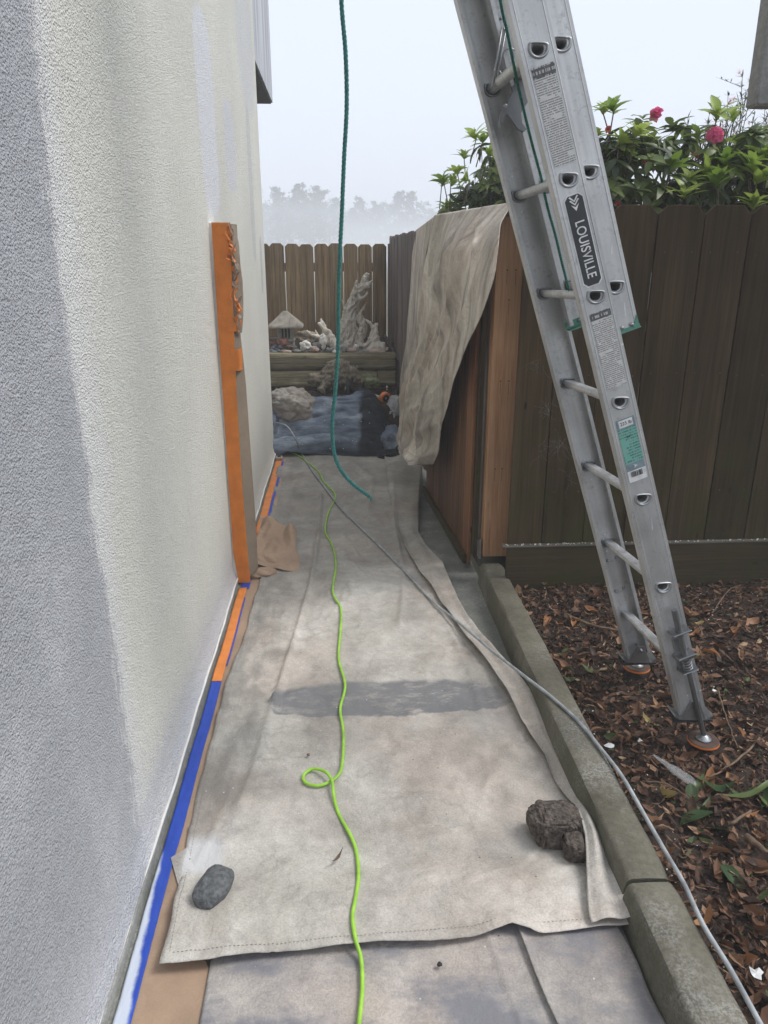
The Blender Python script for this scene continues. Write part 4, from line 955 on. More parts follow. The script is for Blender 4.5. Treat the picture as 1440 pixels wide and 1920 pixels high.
# blue / black cloth over the step
def bluecloth():
    U, V = np.meshgrid(np.linspace(0, 1, 150), np.linspace(0, 1, 170), indexing='ij')   # U up/back, V across
    X = -0.60 + 1.03 * V + 0.012 * vnoise(U * 6, V * 3, 4)
    Yf = 6.13 + 0.05 * np.sin(V * 5) * (1 - V) + 0.012 * vnoise(V * 14, U * 0, 5)
    back = np.interp(V, [0, 0.4, 0.6, 0.82, 0.93, 1], [6.72, 6.74, 6.84, 6.92, 6.72, 6.5])
    Y = Yf + (back - Yf) * U
    Z = 0.012 + 0.37 * np.clip((Y - 6.16) / 0.33, 0, 1) ** 0.8
    Z = Z + 0.065 * np.exp(-((X - 0.24) / 0.13) ** 2) * U ** 1.5
    Z = Z - 0.22 * np.clip((V - 0.86) / 0.14, 0, 1) ** 1.5 * U
    wr = 0.020 * ridged(X * 1.2 + 0.8 * Y, Y * 7, 3, 3) + 0.012 * fbm(X * 4, Y * 7, 9) + 0.09 * (crease(X * 0.7 + .3 * Y, Y * 2.2 + .4 * X, 29, 10, 0.16) - 0.4)
    for u0, sl, am in ((.1, .05, .02), (.2, -.06, .028), (.31, .08, .022), (.42, -.03, .03), (.55, .1, .025), (.7, -.08, .02)):
        wr = wr - am * np.exp(-((U - u0 - sl * V - 0.02 * np.sin(V * 9 + u0 * 20)) / 0.018) ** 2) * (0.5 + 0.5 * np.sin(V * 5 + u0 * 30))
    Z = Z + wr * (0.4 + 0.6 * np.sin(np.clip(U, 0.05, 1) * 2.6)); Y = Y - 0.5 * wr
    return MB().grid(X, Y, np.maximum(Z, 0.008))
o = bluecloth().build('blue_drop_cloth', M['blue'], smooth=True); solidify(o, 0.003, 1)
tag(o, 'paint-speckled blue and black drop cloth over the step at the path end', 'drop cloth')

def bundle(name, label, mat, c, size, seed, hgt=1.0, lam=0.35, rx=5.0):
    bm = bmesh.new(); bmesh.ops.create_icosphere(bm, subdivisions=6, radius=1)
    P = np.array([v.co[:] for v in bm.verts])
    a1 = crease(P[:, 0] + 0.6 * P[:, 2], P[:, 1] - 0.5 * P[:, 2], seed, 8, 0.5); a2 = crease(P[:, 2] - 0.4 * P[:, 0], P[:, 1] + 0.3 * P[:, 0], seed + 50, 7, 0.28)
    d = 0.62 + 0.55 * a1 + 0.26 * a2 + 0.10 * fbm(P[:, 0] * 3, P[:, 2] * 3 + P[:, 1], seed)
    # long gathered folds
    th = np.arctan2(P[:, 0], P[:, 2]); d = d + 0.05 * ridged(P[:, 0] * 2.2 + P[:, 1], P[:, 2] * 0.9 + seed, seed, 2)
    P = P * d[:, None] * np.array(size)[None, :] * np.array([1, 1, 0.62])[None, :] + np.array([c[0], c[1], c[2] + size[2] * 0.42])[None, :]
    for v, p in zip(bm.verts, P): v.co = p
    me = bpy.data.meshes.new(name); bm.to_mesh(me); bm.free(); me.materials.append(mat); me.polygons.foreach_set('use_smooth', [True] * len(me.polygons))
    return tag(link(name, me), label, 'cloth')
bundle('bundled_cloth', 'crumpled beige cloth heaped on the left end of the blue drop cloth', M['canvas4'], (-0.42, 6.48, 0.25), (0.21, 0.17, 0.27), 3)
bundle('bundled_cloth', 'light blue cloth bunched against the house corner', M['paleblue'], (-0.585, 6.38, 0.06), (0.10, 0.13, 0.30), 8)
bundle('bundled_cloth', 'denim-blue cloth heaped at the right end under the hanging cloth', M['paleblue'], (0.475, 6.33, -0.02), (0.13, 0.26, 0.24), 13)
bundle('bundled_cloth', 'pale grey cloth bunched beside the orange tape gun', M['greycloth'], (0.50, 6.62, 0.20), (0.075, 0.13, 0.22), 17)
bundle('bundled_cloth', 'dark cloth end lying under the bottom of the hanging cloth', M['blue'], (0.46, 6.08, 0.0), (0.12, 0.09, 0.07), 19)

# cloth hanging over fence and gate
def hanging():
    # rows from top to bottom: (uL, vL, XL, uR, vR, XR)
    R_ = [(814, 403, .575, 962, 380, .77), (806, 440, .557, 940, 418, .70), (800, 480, .55, 937, 455, .655), (792, 540, .545, 928, 520, .632), (783, 600, .538, 905, 590, .622),
          (774, 660, .53, 876, 650, .61), (766, 710, .522, 855, 715, .60), (760, 760, .512, 842, 770, .59), (756, 810, .505, 832, 815, .582), (768, 850, .505, 828, 850, .575), (795, 873, .515, 818, 872, .57)]
    L = np.array([gx(u, v, x) for u, v, x, *_ in R_]); Rr = np.array([gx(u, v, x) for *_, u, v, x in R_])
    tt = np.linspace(0, 1, len(R_)); T = np.linspace(0, 1, 190)
    def cr(A): return np.stack([np.interp(T, tt, A[:, k]) for k in range(3)], -1)
    L, Rr = cr(L), cr(Rr)
    for A in (L, Rr):
        for k in range(3):
            kk = np.ones(9) / 9; pad = np.concatenate([np.repeat(A[0, k], 4), A[:, k], np.repeat(A[-1, k], 4)]); A[:, k] = np.convolve(pad, kk, 'valid')
    s = np.linspace(0, 1, 110)
    P = L[:, None] * (1 - s)[None, :, None] + Rr[:, None] * s[None, :, None]
    Tg, Sg = np.meshgrid(T, s, indexing='ij')
    amp = 0.050 * np.clip(Tg * 5, 0.22, 1)
    pl = 0
    for (s0, s1, w0, w1, am) in ((.12, .2, .03, .05, 1.0), (.27, .3, .02, .04, .8), (.42, .42, .03, .05, 1.1), (.56, .5, .02, .05, .8), (.68, .6, .035, .06, 1.0), (.83, .78, .02, .05, .7), (.36, .52, .015, .03, .6), (.05, .1, .02, .03, .7), (.75, .88, .015, .04, .6)):
        wv_ = w0 + (w1 - w0) * Tg; pl = pl + am * np.exp(-np.abs(1.5 * (Sg - s0 - (s1 - s0) * Tg - 0.012 * np.sin(Tg * 9 + s0 * 30)) / wv_) ** 1.4) * (0.55 + 0.45 * np.sin(Tg * 4 + s0 * 20))
    fold = 1.25 * pl + ridged(Sg * 3.2 + 0.25 * Tg, Tg * 0.7, 4, 1) * 0.35 + 0.12 * ridged(Sg * 7 + Tg, Tg * 2.2, 8, 2) + 0.12 * fbm(Sg * 4, Tg * 6, 12)
    low = np.clip((Tg - 0.45) / 0.3, 0, 1)
    fold += low * 1.0 * ridged(Sg * 2.2 - 2.2 * Tg, Tg * 6 + Sg * 2, 15, 3) * 0.6 + low * 1.8 * crease(Sg, Tg * 1.6, 21, 8, 0.12)
    ends = np.clip(np.minimum(Sg, 1 - Sg) * 10, 0.25, 1)
    P[..., 0] -= amp * np.clip(fold - 0.1, 0, 2) * ends
    P[..., 0] -= 0.03 * np.sin(Sg * math.pi) * low
    # wrap over the top and down behind
    wrap = []
    top = P[0]
    for k in range(14):
        a = k / 13
        ang_ = a * math.pi
        off = np.stack([0.045 * (1 - np.cos(ang_)) * np.ones(len(s)), 0 * s, 0.012 * np.sin(ang_) - 0.16 * max(0, a - 0.45) + 0 * s], -1)
        wrap.append(top + off)
    A = np.concatenate([np.array(wrap[::-1]), P], 0)
    A[14:, -4:, 0] -= 0.003
    return MB().grid(A[..., 0], A[..., 1], A[..., 2])
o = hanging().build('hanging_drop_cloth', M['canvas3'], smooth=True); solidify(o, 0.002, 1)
tag(o, 'wrinkled taupe drop cloth hung over the fence and open gate, reaching down to the path', 'drop cloth')
def hanging2():
    R_ = [(779, 432, .628, 815, 405, .637), (773, 480, .622, 800, 480, .63), (768, 560, .612, 795, 560, .62), (763, 640, .60, 790, 640, .61), (752, 700, .585, 780, 700, .595), (748, 735, .575, 770, 738, .585)]
    L = np.array([gx(u, v, x) for u, v, x, *_ in R_]); Rr = np.array([gx(u, v, x) for *_, u, v, x in R_]); tt = np.linspace(0, 1, len(R_)); T = np.linspace(0, 1, 80)
    L = np.stack([np.interp(T, tt, L[:, k]) for k in range(3)], -1); Rr = np.stack([np.interp(T, tt, Rr[:, k]) for k in range(3)], -1)
    s = np.linspace(0, 1, 24); P = L[:, None] * (1 - s)[None, :, None] + Rr[:, None] * s[None, :, None]; Tg, Sg = np.meshgrid(T, s, indexing='ij')
    P[..., 0] -= 0.012 * ridged(Sg * 2, Tg * 1.2, 3, 2) * np.clip(Tg * 4, 0, 1)
    return MB().grid(P[..., 0], P[..., 1], P[..., 2])
hd = o
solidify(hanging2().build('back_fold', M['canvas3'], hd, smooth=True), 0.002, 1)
#@@LADDER
# ================================================================== LADDER
LB = Vector((-0.031, 0.409, -0.010)).normalized(); LA = -Vector((0.323, -0.014, -0.946)).normalized()
LA = (LA - LB * LA.dot(LB)).normalized(); LC = LB.cross(LA).normalized()
LO = Vector((0.991, 2.054, 0.643))
LM = Matrix((( LC.x, LB.x, LA.x, LO.x), (LC.y, LB.y, LA.y, LO.y), (LC.z, LB.z, LA.z, LO.z), (0, 0, 0, 1)))
ladder = thing('extension_ladder', 'silver aluminium extension ladder leaning over the path against the house', 'ladder', (1.19, 2.2, 0.08))
def lad(mb, name, mat, smooth=False, parent=None, deg=None):
    """builds in ladder-local axes (x across the rail, y along the rungs, z up the rail)"""
    o = mb.build(name, mat, None, smooth)
    if deg: smooth_angle(o, deg)
    p = parent or ladder; o.parent = p; o.matrix_parent_inverse = WM(p).inverted()
    o.location, o.rotation_euler = LM.to_translation(), LM.to_euler(); return o
def dshape(sx_=0.020, sy_=0.0155, n=24):
    pts = []
    for k in range(n):
        a = 2 * math.pi * k / n; x, z = math.cos(a), math.sin(a)
        if z > 0: e = 0.38; x = math.copysign(abs(x) ** 0.55, x); z = z ** e * 0.72
        else: z = z * 1.08; x = x * 1.0
        pts.append((x * sx_, z * sy_))
    return pts
RS = 0.3048; HW = 0.0425
# the tread stays level although the rails lean
TILT = math.atan2(0.323, 0.946)
def rotp(pts): c, s = math.cos(TILT), math.sin(TILT); return [(x * c + z * s, -x * s + z * c) for x, z in pts]
# level direction in local axes: world +X is local (cos, -, -sin)
D0 = rotp(dshape()); D0 = [(x, z) for x, z in D0]
def rail(y0, inward, zb, zt, xc, hw, holes, name='rail'):
    """C channel: web plate with D-shaped openings, two flanges pointing inward (+1 = +y)"""
    mb = MB(); t = 0.0028; fl = 0.031
    zs = [zb] + [z for h in holes for z in (h - 0.04, h + 0.04)] + [zt]
    ya, yb = y0, y0 + t * inward
    def plate(z0, z1):
        c_ = ((xc), (ya + yb) / 2, (z0 + z1) / 2); mb.box(c_, (2 * hw, t, z1 - z0))
    prev = zb
    for h in holes:
        if h - 0.04 > prev: plate(prev, h - 0.04)
        outer = []; n = len(D0)
        for k in range(n):
            a = math.atan2(D0[k][1], D0[k][0]); ca, sa = math.cos(a), math.sin(a)
            s_ = min(hw / abs(ca) if abs(ca) > 1e-6 else 9, 0.04 / abs(sa) if abs(sa) > 1e-6 else 9); outer.append((ca * s_, sa * s_))
        # snap nearest to the corners
        for cx, cz in ((hw, .04), (-hw, .04), (hw, -.04), (-hw, -.04)):
            k = min(range(n), key=lambda q: (outer[q][0] - cx) ** 2 + (outer[q][1] - cz) ** 2); outer[k] = (cx, cz)
        for yy in (ya, yb):
            vs_ = [(xc + x, yy, h + z) for x, z in outer] + [(xc + x, yy, h + z) for x, z in D0]
            mb.add(vs_, [(k, (k + 1) % n, (k + 1) % n + n, k + n) for k in range(n)])
        prev = h + 0.04
    if zt > prev: plate(prev, zt)
    for sx_ in (-1, 1):
        mb.box((xc + sx_ * (hw + 0.0011), y0 + inward * (fl / 2), (zb + zt) / 2), (0.0026, fl, zt - zb))
        mb.box((xc + sx_ * (hw + 0.0011 - 0.004), y0 + inward * fl, (zb + zt) / 2), (0.011, 0.0026, zt - zb))
        # rolled ridge on the web
        mb.tube([(xc + sx_ * (hw - 0.007), y0 - inward * 0.0004, zb), (xc + sx_ * (hw - 0.007), y0 - inward * 0.0004, zt)], 0.0015, 5)
    return lad(mb, name, M['alu'])
def ring(y0, out, xc, h, parent=None):
    mb = MB(); n = len(D0); rows = []
    for (s_, yo) in ((0.93, 0.004), (0.97, -0.0035), (1.12, -0.0055), (1.28, -0.0045), (1.36, 0.0)):
        rows.append([(xc + x * s_, y0 + out * (-yo) * 1.0, h + z * s_) for x, z in D0])
    A = rows
    vs_ = [p for r in A for p in r]; fs = [(i * n + k, i * n + (k + 1) % n, (i + 1) * n + (k + 1) % n, (i + 1) * n + k) for i in range(len(A) - 1) for k in range(n)]
    mb.add(vs_, fs); return lad(mb, 'rung_collar', M['zinc'], True)
def rung(y0, y1, xc, h):
    mb = MB(); n = len(D0); vs_ = []
    ys = [y0, y0 + 0.012, y1 - 0.012, y1]; sc = [0.95, 0.84, 0.84, 0.95]
    for yy, s_ in zip(ys, sc): vs_ += [(xc + x * s_, yy, h + z * s_) for x, z in D0]
    # ribbed underside / inner wall
    for yy in (y1 - 0.003, y0 + 0.003): vs_ += [(xc + x * 0.76, yy, h + z * 0.76) for x, z in D0]
    m_ = 6; fs = [(i * n + k, i * n + (k + 1) % n, (i + 1) * n + (k + 1) % n, (i + 1) * n + k) for i in range(3) for k in range(n)]
    fs += [(3 * n + k, 3 * n + (k + 1) % n, 4 * n + (k + 1) % n, 4 * n + k) for k in range(n)]
    fs += [(5 * n + k, 5 * n + (k + 1) % n, k if False else (k + 1) % n, k) for k in range(n)]
    fs += [(4 * n + k, 4 * n + (k + 1) % n, 5 * n + (k + 1) % n, 5 * n + k) for k in range(n)]
    mb.add(vs_, fs); return lad(mb, 'rung', M['alu_rung'], deg=40)
LW = 0.412
bholes = [k * RS for k in range(-1, 11)]
rail(0.0, 1, -0.48, 3.20, 0, HW, bholes); rail(LW, -1, -0.48, 3.20, 0, HW, bholes)
FX, FH = 0.074, 0.038
fholes = [k * RS for k in range(3, 16)]
rail(0.036, 1, 0.795, 4.86, FX, FH, fholes); rail(LW - 0.036, -1, 0.795, 4.86, FX, FH, fholes)
for h in bholes:
    rung(0.001, LW - 0.001, 0, h)
    if -0.1 < h < 2.6: ring(0.0, -1, 0, h); ring(LW - 0.0028, -1, 0, h)
for h in fholes:
    rung(0.037, LW - 0.037, FX, h)
    if h < 2.6: ring(0.036, -1, FX, h); ring(LW - 0.039, -1, FX, h)
# green end guides of the fly section
mb = MB(); mb.box((FX, 0.0345, 0.790), (2 * FH + 0.010, 0.002, 0.010)); mb.box((FX, 0.05, 0.785), (2 * FH + 0.014, 0.034, 0.0025)); mb.prism([(FX + FH - 0.016, 0.79), (FX + FH + 0.002, 0.79), (FX + FH + 0.002, 0.822)], 0.032, 0.0355)
lad(mb, 'guide_bracket', M['green_metal'])
mb = MB(); mb.box((FX - 0.004, LW - 0.0335 - 0.008, 0.796), (2 * FH + 0.012, 0.003, 0.024)); mb.box((FX, LW - 0.055, 0.782), (2 * FH + 0.012, 0.03, 0.0025))
lad(mb, 'guide_bracket', M['green_metal'])
for (x, y, z) in ((FX - 0.01, 0.031, 0.80), (FX + 0.02, 0.031, 0.80), (FX - 0.025, LW - 0.0455, 0.80), (FX + 0.0, LW - 0.0455, 0.80),
                  (-0.018, LW - 0.004, -0.20), (0.014, LW - 0.004, -0.20), (-0.018, LW - 0.004, -0.07), (0.014, LW - 0.004, -0.07)):
    lad(MB().lathe([(0, 0.004), (0.004, 0.003), (0.0065, 0)], (x, y, z), 10, Matrix.Rotation(math.pi / 2, 4, 'X')), 'rivet', M['zinc'], True)
# stickers on the near rail
def sticker(z0, z1, mat, name, w_=0.027, y=-0.0009, x=0.0, th=0.0008, parent=None):
    return lad(MB().box((x, y, (z0 + z1) / 2), (2 * w_, th, abs(z1 - z0))), name, mat)
def rowz(u, v):    # local z of a pixel on the near rail face
    r = Vector(ray(u, v)); o_ = Vector((0, 0, CAMH)); t_ = (LO - o_).dot(LB) / r.dot(LB); p_ = o_ + r * t_ - LO; return p_.dot(LA), p_.dot(LC)
s1a, s1b = rowz(1018, 122)[0], rowz(1055, 310)[0]
sticker(s1a, s1a - 0.026, M['label_head'], 'label_header', 0.030); sticker(s1a - 0.0265, s1b, M['label_white'], 'warning_label', 0.029)
s2a, s2b = rowz(1128, 582)[0], rowz(1155, 725)[0]
sticker(s2a, s2a - 0.02, M['label_head'], 'label_header', 0.030); sticker(s2a - 0.0205, s2b, M['label_white'], 'warning_label', 0.029)
s3a, s3b = rowz(1176, 782)[0], rowz(1197, 900)[0]; L3 = s3a - s3b
sticker(s3a, s3a - L3 * 0.15, M['label_slate'], 'label_header', 0.028); sticker(s3a - L3 * 0.15, s3a - L3 * 0.70, M['label_green'], 'duty_label', 0.028)
sticker(s3a - L3 * 0.70, s3a - L3 * 0.82, M['label_slate'], 'label_header', 0.028); sticker(s3a - L3 * 0.82, s3b, M['white_print'], 'barcode_label', 0.028)
sticker(s3a - L3 * 0.02, s3a - L3 * 0.13, M['white_print'], 'label_panel', 0.021, -0.0016)
mb = MB(); rg = random.Random(9); x = -0.018
while x < 0.016:
    w_ = rg.choice((0.0007, 0.0012, 0.002)); mb.box((x, -0.0017, s3b + L3 * 0.12), (w_, 0.0004, L3 * 0.085)); x += w_ + rg.choice((0.0008, 0.0014))
lad(mb, 'barcode', M['ink'])
def text(body, size, x, z, mat, name='lettering', rot=0, y=-0.0016, ext=0.0003, space=1.0, sx_=1.0, bold=0.0):
    cu = bpy.data.curves.new(name, 'FONT'); cu.body = body; cu.size = size; cu.align_x = 'CENTER'; cu.align_y = 'CENTER'; cu.extrude = ext; cu.space_character = space; cu.offset = bold
    tmp = bpy.data.objects.new('tmp', cu); COL.objects.link(tmp)
    dg = bpy.context.evaluated_depsgraph_get(); me = bpy.data.meshes.new_from_object(tmp.evaluated_get(dg)); bpy.data.objects.remove(tmp)
    me.transform(Matrix.Scale(sx_, 4, (1, 0, 0)))
    me.transform(Matrix.Rotation(math.pi / 2, 4, 'X')); me.transform(Matrix.Rotation(rot, 4, 'Y')); me.transform(Matrix.Translation((x, y, z)))
    me.materials.clear(); me.materials.append(mat)
    o = bpy.data.objects.new(name, me); COL.objects.link(o); o.parent = ladder; o.matrix_parent_inverse = WM(ladder).inverted(); o.location, o.rotation_euler = LM.to_translation(), LM.to_euler(); return o
text('225 lb', 0.014, 0, s3a - L3 * 0.075, M['ink'], y=-0.0023); text("24'", 0.012, 0.0, s3a - L3 * 0.29, M['ink'])
# black maker's sticker
b1, b2 = rowz(1078, 362)[0], rowz(1110, 537)[0]
def octo(w_, a, b, c_): return [(-w_ + c_, a), (-w_, a - c_), (-w_, b + c_), (-w_ + c_, b), (w_ - c_, b), (w_, b + c_), (w_, a - c_), (w_ - c_, a)]
lad(MB().prism(octo(0.0275, b1, b2, 0.011), -0.0012, -0.0002), 'maker_sticker', M['white_print']); lad(MB().prism(octo(0.0243, b1 - 0.0033, b2 + 0.0033, 0.010), -0.0020, -0.0011), 'sticker_field', M['ink_sticker'])
LL = b1 - b2
text('LOUISVILLE', 0.037, 0.0, b2 + LL * 0.405, M['white_print'], rot=math.pi / 2, y=-0.0026, space=1.02, sx_=LL * 0.74 / 0.2247, bold=0.0003)
mb = MB(); zc = b1 - LL * 0.095
for k in range(3):   # stacked chevrons pointing down
    z_ = zc + 0.010 - k * 0.0085; w_ = 0.0135
    mb.prism([(-w_, z_ + 0.006), (0, z_ - 0.008), (w_, z_ + 0.006), (w_ - 0.004, z_ + 0.0075), (0, z_ - 0.0035), (-w_ + 0.004, z_ + 0.0075)] if k < 2 else [(-w_ * 0.8, z_ + 0.004), (0, z_ - 0.013), (w_ * 0.8, z_ + 0.004), (0, z_ - 0.0035)], -0.0028, -0.0019)
lad(mb, 'emblem', M['white_print'])
mb = MB(); zc = s3a - L3 * 0.76; mb.prism([(-0.005, zc + 0.006), (0.006, zc), (-0.005, zc - 0.006), (-0.002, zc)], -0.002, -0.001); lad(mb, 'emblem', M['white_print'])
for (z, x, l) in ((rowz(1213, 985)[0], 0.008, 0.022), (rowz(1150, 470)[0], FX + 0.01, 0.012), (rowz(1172, 585)[0], FX + 0.01, 0.02)):
    yy = -0.0006 if x < 0.03 else 0.0352
    lad(MB().add([(x - 0.003, yy, z - l), (x + 0.001, yy, z - l * 0.7), (x + 0.005, yy, z + l), (x + 0.003, yy, z + l * 0.8), (x - 0.001, yy, z)], [(0, 1, 4), (1, 2, 3, 4)]), 'paint_smear', M['white_print'])

# rung lock (fly section hook) at the upper left
def wl(u, v, y):      # pixel on local plane y -> local (x,z)
    r = Vector(ray(u, v)); o_ = Vector((0, 0, CAMH)); q = LO + LB * y; t_ = (q - o_).dot(LB) / r.dot(LB); p_ = o_ + r * t_ - LO; return p_.dot(LC), p_.dot(LA)
def Cp(zx, zy): return (860 + zx * 0.2361, zy * 0.2361)
def flat(name, pix, y, th, mat, parent=None):
    poly = [wl(*Cp(*p_), y) for p_ in pix]; return lad(MB().prism(poly, y - th / 2, y + th / 2), name, mat, parent=parent)
YL = 0.33
flat('lock_hook', [(390, 800), (420, 740), (520, 690), (545, 740), (560, 790), (520, 850), (490, 900), (500, 980), (535, 1030), (515, 1050), (470, 1030), (420, 960), (385, 910), (375, 860)], YL, 0.014, M['steel'])
flat('lock_finger', [(370, 825), (392, 840), (380, 900), (345, 970), (322, 1020), (320, 960), (335, 880)], YL - 0.010, 0.008, M['steel'])
flat('lock_plate', [(420, 690), (480, 640), (540, 650), (560, 760), (500, 790), (430, 760)], YL + 0.012, 0.008, M['steel'])
mb = MB()
for a, b in (((345, 220), (265, 700)), ((375, 240), (290, 690)), ((375, 240), (440, 470)), ((345, 220), (375, 240)), ((320, 560), (345, 600))):
    pa, pb = wl(*Cp(*a), YL), wl(*Cp(*b), YL); mb.tube([(pa[0], YL, pa[1]), (pb[0], YL, pb[1])], 0.0035, 6)
lad(mb, 'lock_arm', M['zinc'], True)
pp = [wl(*Cp(*a), YL) for a in ((335, 440), (370, 395), (420, 385), (450, 400))]
lad(MB().tube([(a[0], YL, a[1]) for a in pp], 0.0025, 6), 'lock_spring', M['zinc'], True)
flat('lock_bracket', [(300, 130), (320, 100), (350, 98), (372, 125), (385, 190), (400, 210), (390, 245), (365, 235), (330, 215), (310, 180)], YL + 0.02, 0.004, M['zinc'])
c_ = wl(*Cp(375, 838), YL - 0.016); lad(MB().lathe([(0, 0.006), (0.005, 0.004), (0.007, 0)], (c_[0], YL - 0.012, c_[1]), 12, Matrix.Rotation(math.pi / 2, 4, 'X')), 'rivet', M['zinc'], True)
c_ = wl(*Cp(335, 147), YL + 0.015); lad(MB().lathe([(0, 0.004), (0.003, 0.003), (0.004, 0)], (c_[0], YL + 0.016, c_[1]), 12, Matrix.Rotation(math.pi / 2, 4, 'X')), 'rivet', M['steel'], True)

# feet
def rung_world(p): return Vector(p)
def shoe(base_pt, ydir):
    """world-space: a tread plate with two triangular ears, parent ladder"""
    x, y, z = base_pt
    mb = MB(); th = 0.003
    prof = [(-0.064, 0.012), (-0.048, 0.0), (0.050, -0.006), (0.064, 0.008), (0.066, 0.012), (0.048, 0.0), (-0.046, 0.005), (-0.061, 0.018)]
    mb.prism([(x + a, z + b) for a, b in prof], y - 0.028, y + 0.034)
    o = mb.build('foot_plate', M['zinc'], ladder)
    for yy in (y - 0.026, y + 0.032):
        MB().prism([(x - 0.040, z + 0.003), (x + 0.044, z - 0.002), (x + 0.012, z + 0.066), (x - 0.014, z + 0.068)], yy - th / 2, yy + th / 2).build('foot_ear', M['zinc'], ladder)
    MB().tube([(x, y - 0.040, z + 0.052), (x, y + 0.044, z + 0.052)], 0.0055, 8).build('foot_bolt', M['steel'], ladder, smooth=True)
    mb = MB(); mb.box((x + 0.005, y + 0.003, z - 0.010), (0.13, 0.055, 0.010), bev=0.002); mb.build('foot_pad', M['rubber'], ladder)
def disc(c, r=0.050):
    mb = MB(); mb.lathe([(r * 0.98, 0.0), (r, 0.004), (r, 0.010), (r * 0.93, 0.013), (r * 0.4, 0.012), (0.0001, 0.012)], c, 32); mb.build('leveler_disc', M['rust'], ladder, smooth=False)
    mb = MB(); mb.lathe([(r * 1.0, 0.001), (r * 1.03, 0.004), (r * 1.0, 0.009), (r * 0.965, 0.011)], c, 32); mb.build('disc_rim', M['orange_plastic'], ladder, smooth=True)
    mb = MB(); mb.lathe([(r * 0.52, 0.013), (r * 0.5, 0.017), (r * 0.36, 0.020), (r * 0.28, 0.027), (0.0001, 0.030)], c, 24); mb.build('disc_hub', M['zinc'], ladder, smooth=True)
fp = gz(1319, 1386, 0.09)
disc((fp[0], fp[1], 0.080)); fp2 = gz(1194, 1247, 0.09); disc((fp2[0], fp2[1], 0.078))
nb_ = LO + LA * (-0.47) + LB * 0.016; shoe((nb_.x + 0.005, nb_.y, nb_.z - 0.034), 1)
fb_ = LO + LA * (-0.47) + LB * (LW - 0.016); shoe((fb_.x + 0.0, fb_.y, fb_.z - 0.030), 1)
# leveler rod on the near rail
yr = -0.028
ra = wl(1264, 1143, yr); top = LO + LC * ra[0] + LB * yr + LA * ra[1]; foot = Vector((fp[0], fp[1], 0.103))
MB().tube([top, top.lerp(foot, 0.45)], 0.0095, 16).build('leveler_rod', M['steel'], ladder, smooth=False)
mb = MB()
for k in range(26):
    c0 = top.lerp(foot, 0.02 + k * 0.0135); c1 = top.lerp(foot, 0.027 + k * 0.0135); mb.tube([c0, c1], 0.0101, 12)
mb.build('rod_thread', M['steel'], ladder)
MB().tube([top.lerp(foot, 0.40), foot], 0.0085, 6).build('leveler_shaft', M['steel'], ladder)
def lpt(u, v, y): a = wl(u, v, y); return Vector((a[0], y, a[1]))
for (u, v, hh, dx) in ((1273, 1183, 0.006, 0.030), (1283, 1228, 0.012, 0.030), (1289, 1254, 0.004, 0.028)):
    a = lpt(u, v, -0.02); lad(MB().box((a.x, -0.022, a.z), (2 * dx, 0.044, hh), bev=0.002), 'leveler_bracket', M['steel'])
a = lpt(1272, 1200, -0.004); b = lpt(1290, 1258, -0.004)
lad(MB().box(((a.x + b.x) / 2 - 0.012, -0.004, (a.z + b.z) / 2 + 0.01), (0.026, 0.006, 0.13), bev=0.002), 'leveler_plate', M['zinc'])
c0, c1 = top.lerp(foot, 0.345), top.lerp(foot, 0.46); dv = (c1 - c0); N1 = dv.orthogonal().normalized(); N2 = dv.normalized().cross(N1)
MB().tube([c0 + dv * (k / 80) + (N1 * math.cos(k * 0.45) + N2 * math.sin(k * 0.45)) * 0.0145 for k in range(81)], 0.0016, 5).build('spring', M['zinc'], ladder, smooth=True)
# haul rope in the ladder
def strand_rope(pts, r, pitch, name, mat, step=0.0035, nst=3, parent=None):
    P = [Vector(p) for p in pts]; d = [0]
    for a, b in zip(P[:-1], P[1:]): d.append(d[-1] + (b - a).length)
    L = d[-1]; n_ = int(L / step); X = np.interp(np.linspace(0, L, n_), d, [p.x for p in P]); Y = np.interp(np.linspace(0, L, n_), d, [p.y for p in P]); Z = np.interp(np.linspace(0, L, n_), d, [p.z for p in P])
    C_ = [Vector(t_) for t_ in zip(X, Y, Z)]; mb = MB()
    T0 = (C_[1] - C_[0]).normalized(); N = T0.orthogonal().normalized(); fr = []
    for i in range(n_):
        T = (C_[min(i + 1, n_ - 1)] - C_[max(0, i - 1)]).normalized(); N = (N - T * N.dot(T)).normalized(); fr.append((N.copy(), T.cross(N)))
    for s_ in range(nst):
        pts_ = [C_[i] + (fr[i][0] * math.cos(i * step / pitch * 2 * math.pi + s_ * 2 * math.pi / nst) + fr[i][1] * math.sin(i * step / pitch * 2 * math.pi + s_ * 2 * math.pi / nst)) * r * 0.56 for i in range(n_)]
        mb.tube(pts_, r * 0.47, 6)
    return mb.build(name, mat, parent, smooth=True)
def catmull(pts, n=12):
    P = [Vector(p) for p in pts]; P = [P[0] * 2 - P[1]] + P + [P[-1] * 2 - P[-2]]; out = []
    for i in range(1, len(P) - 2):
        for k in range(n):
            t_ = k / n; a, b, c, d = P[i - 1:i + 3]
            out.append(0.5 * ((2 * b) + (c - a) * t_ + (2 * a - 5 * b + 4 * c - d) * t_ ** 2 + (3 * b - a - 3 * c + d) * t_ ** 3))
    out.append(P[-2]); return out
hp = []
for (u, v, y) in ((905, -260, 0.06), (947, 0, 0.05), (960, 60, 0.05), (978, 150, 0.06), (993, 215, 0.08), (1008, 275, 0.1), (1024, 335, 0.14), (1036, 390, 0.14), (1050, 440, 0.14), (1062, 490, 0.14), (1076, 545, 0.12)):
    y += 0.05; a = wl(u - 9, v, y); hp.append(LO + LC * a[0] + LB * y + LA * a[1])
strand_rope(catmull(hp, 8), 0.0042, 0.018, 'haul_rope', M['rope_green'], parent=ladder, step=0.003)
a = wl(1107, 237, 0.06)
bt = LO + LC * a[0] + LB * 0.06 + LA * a[1]
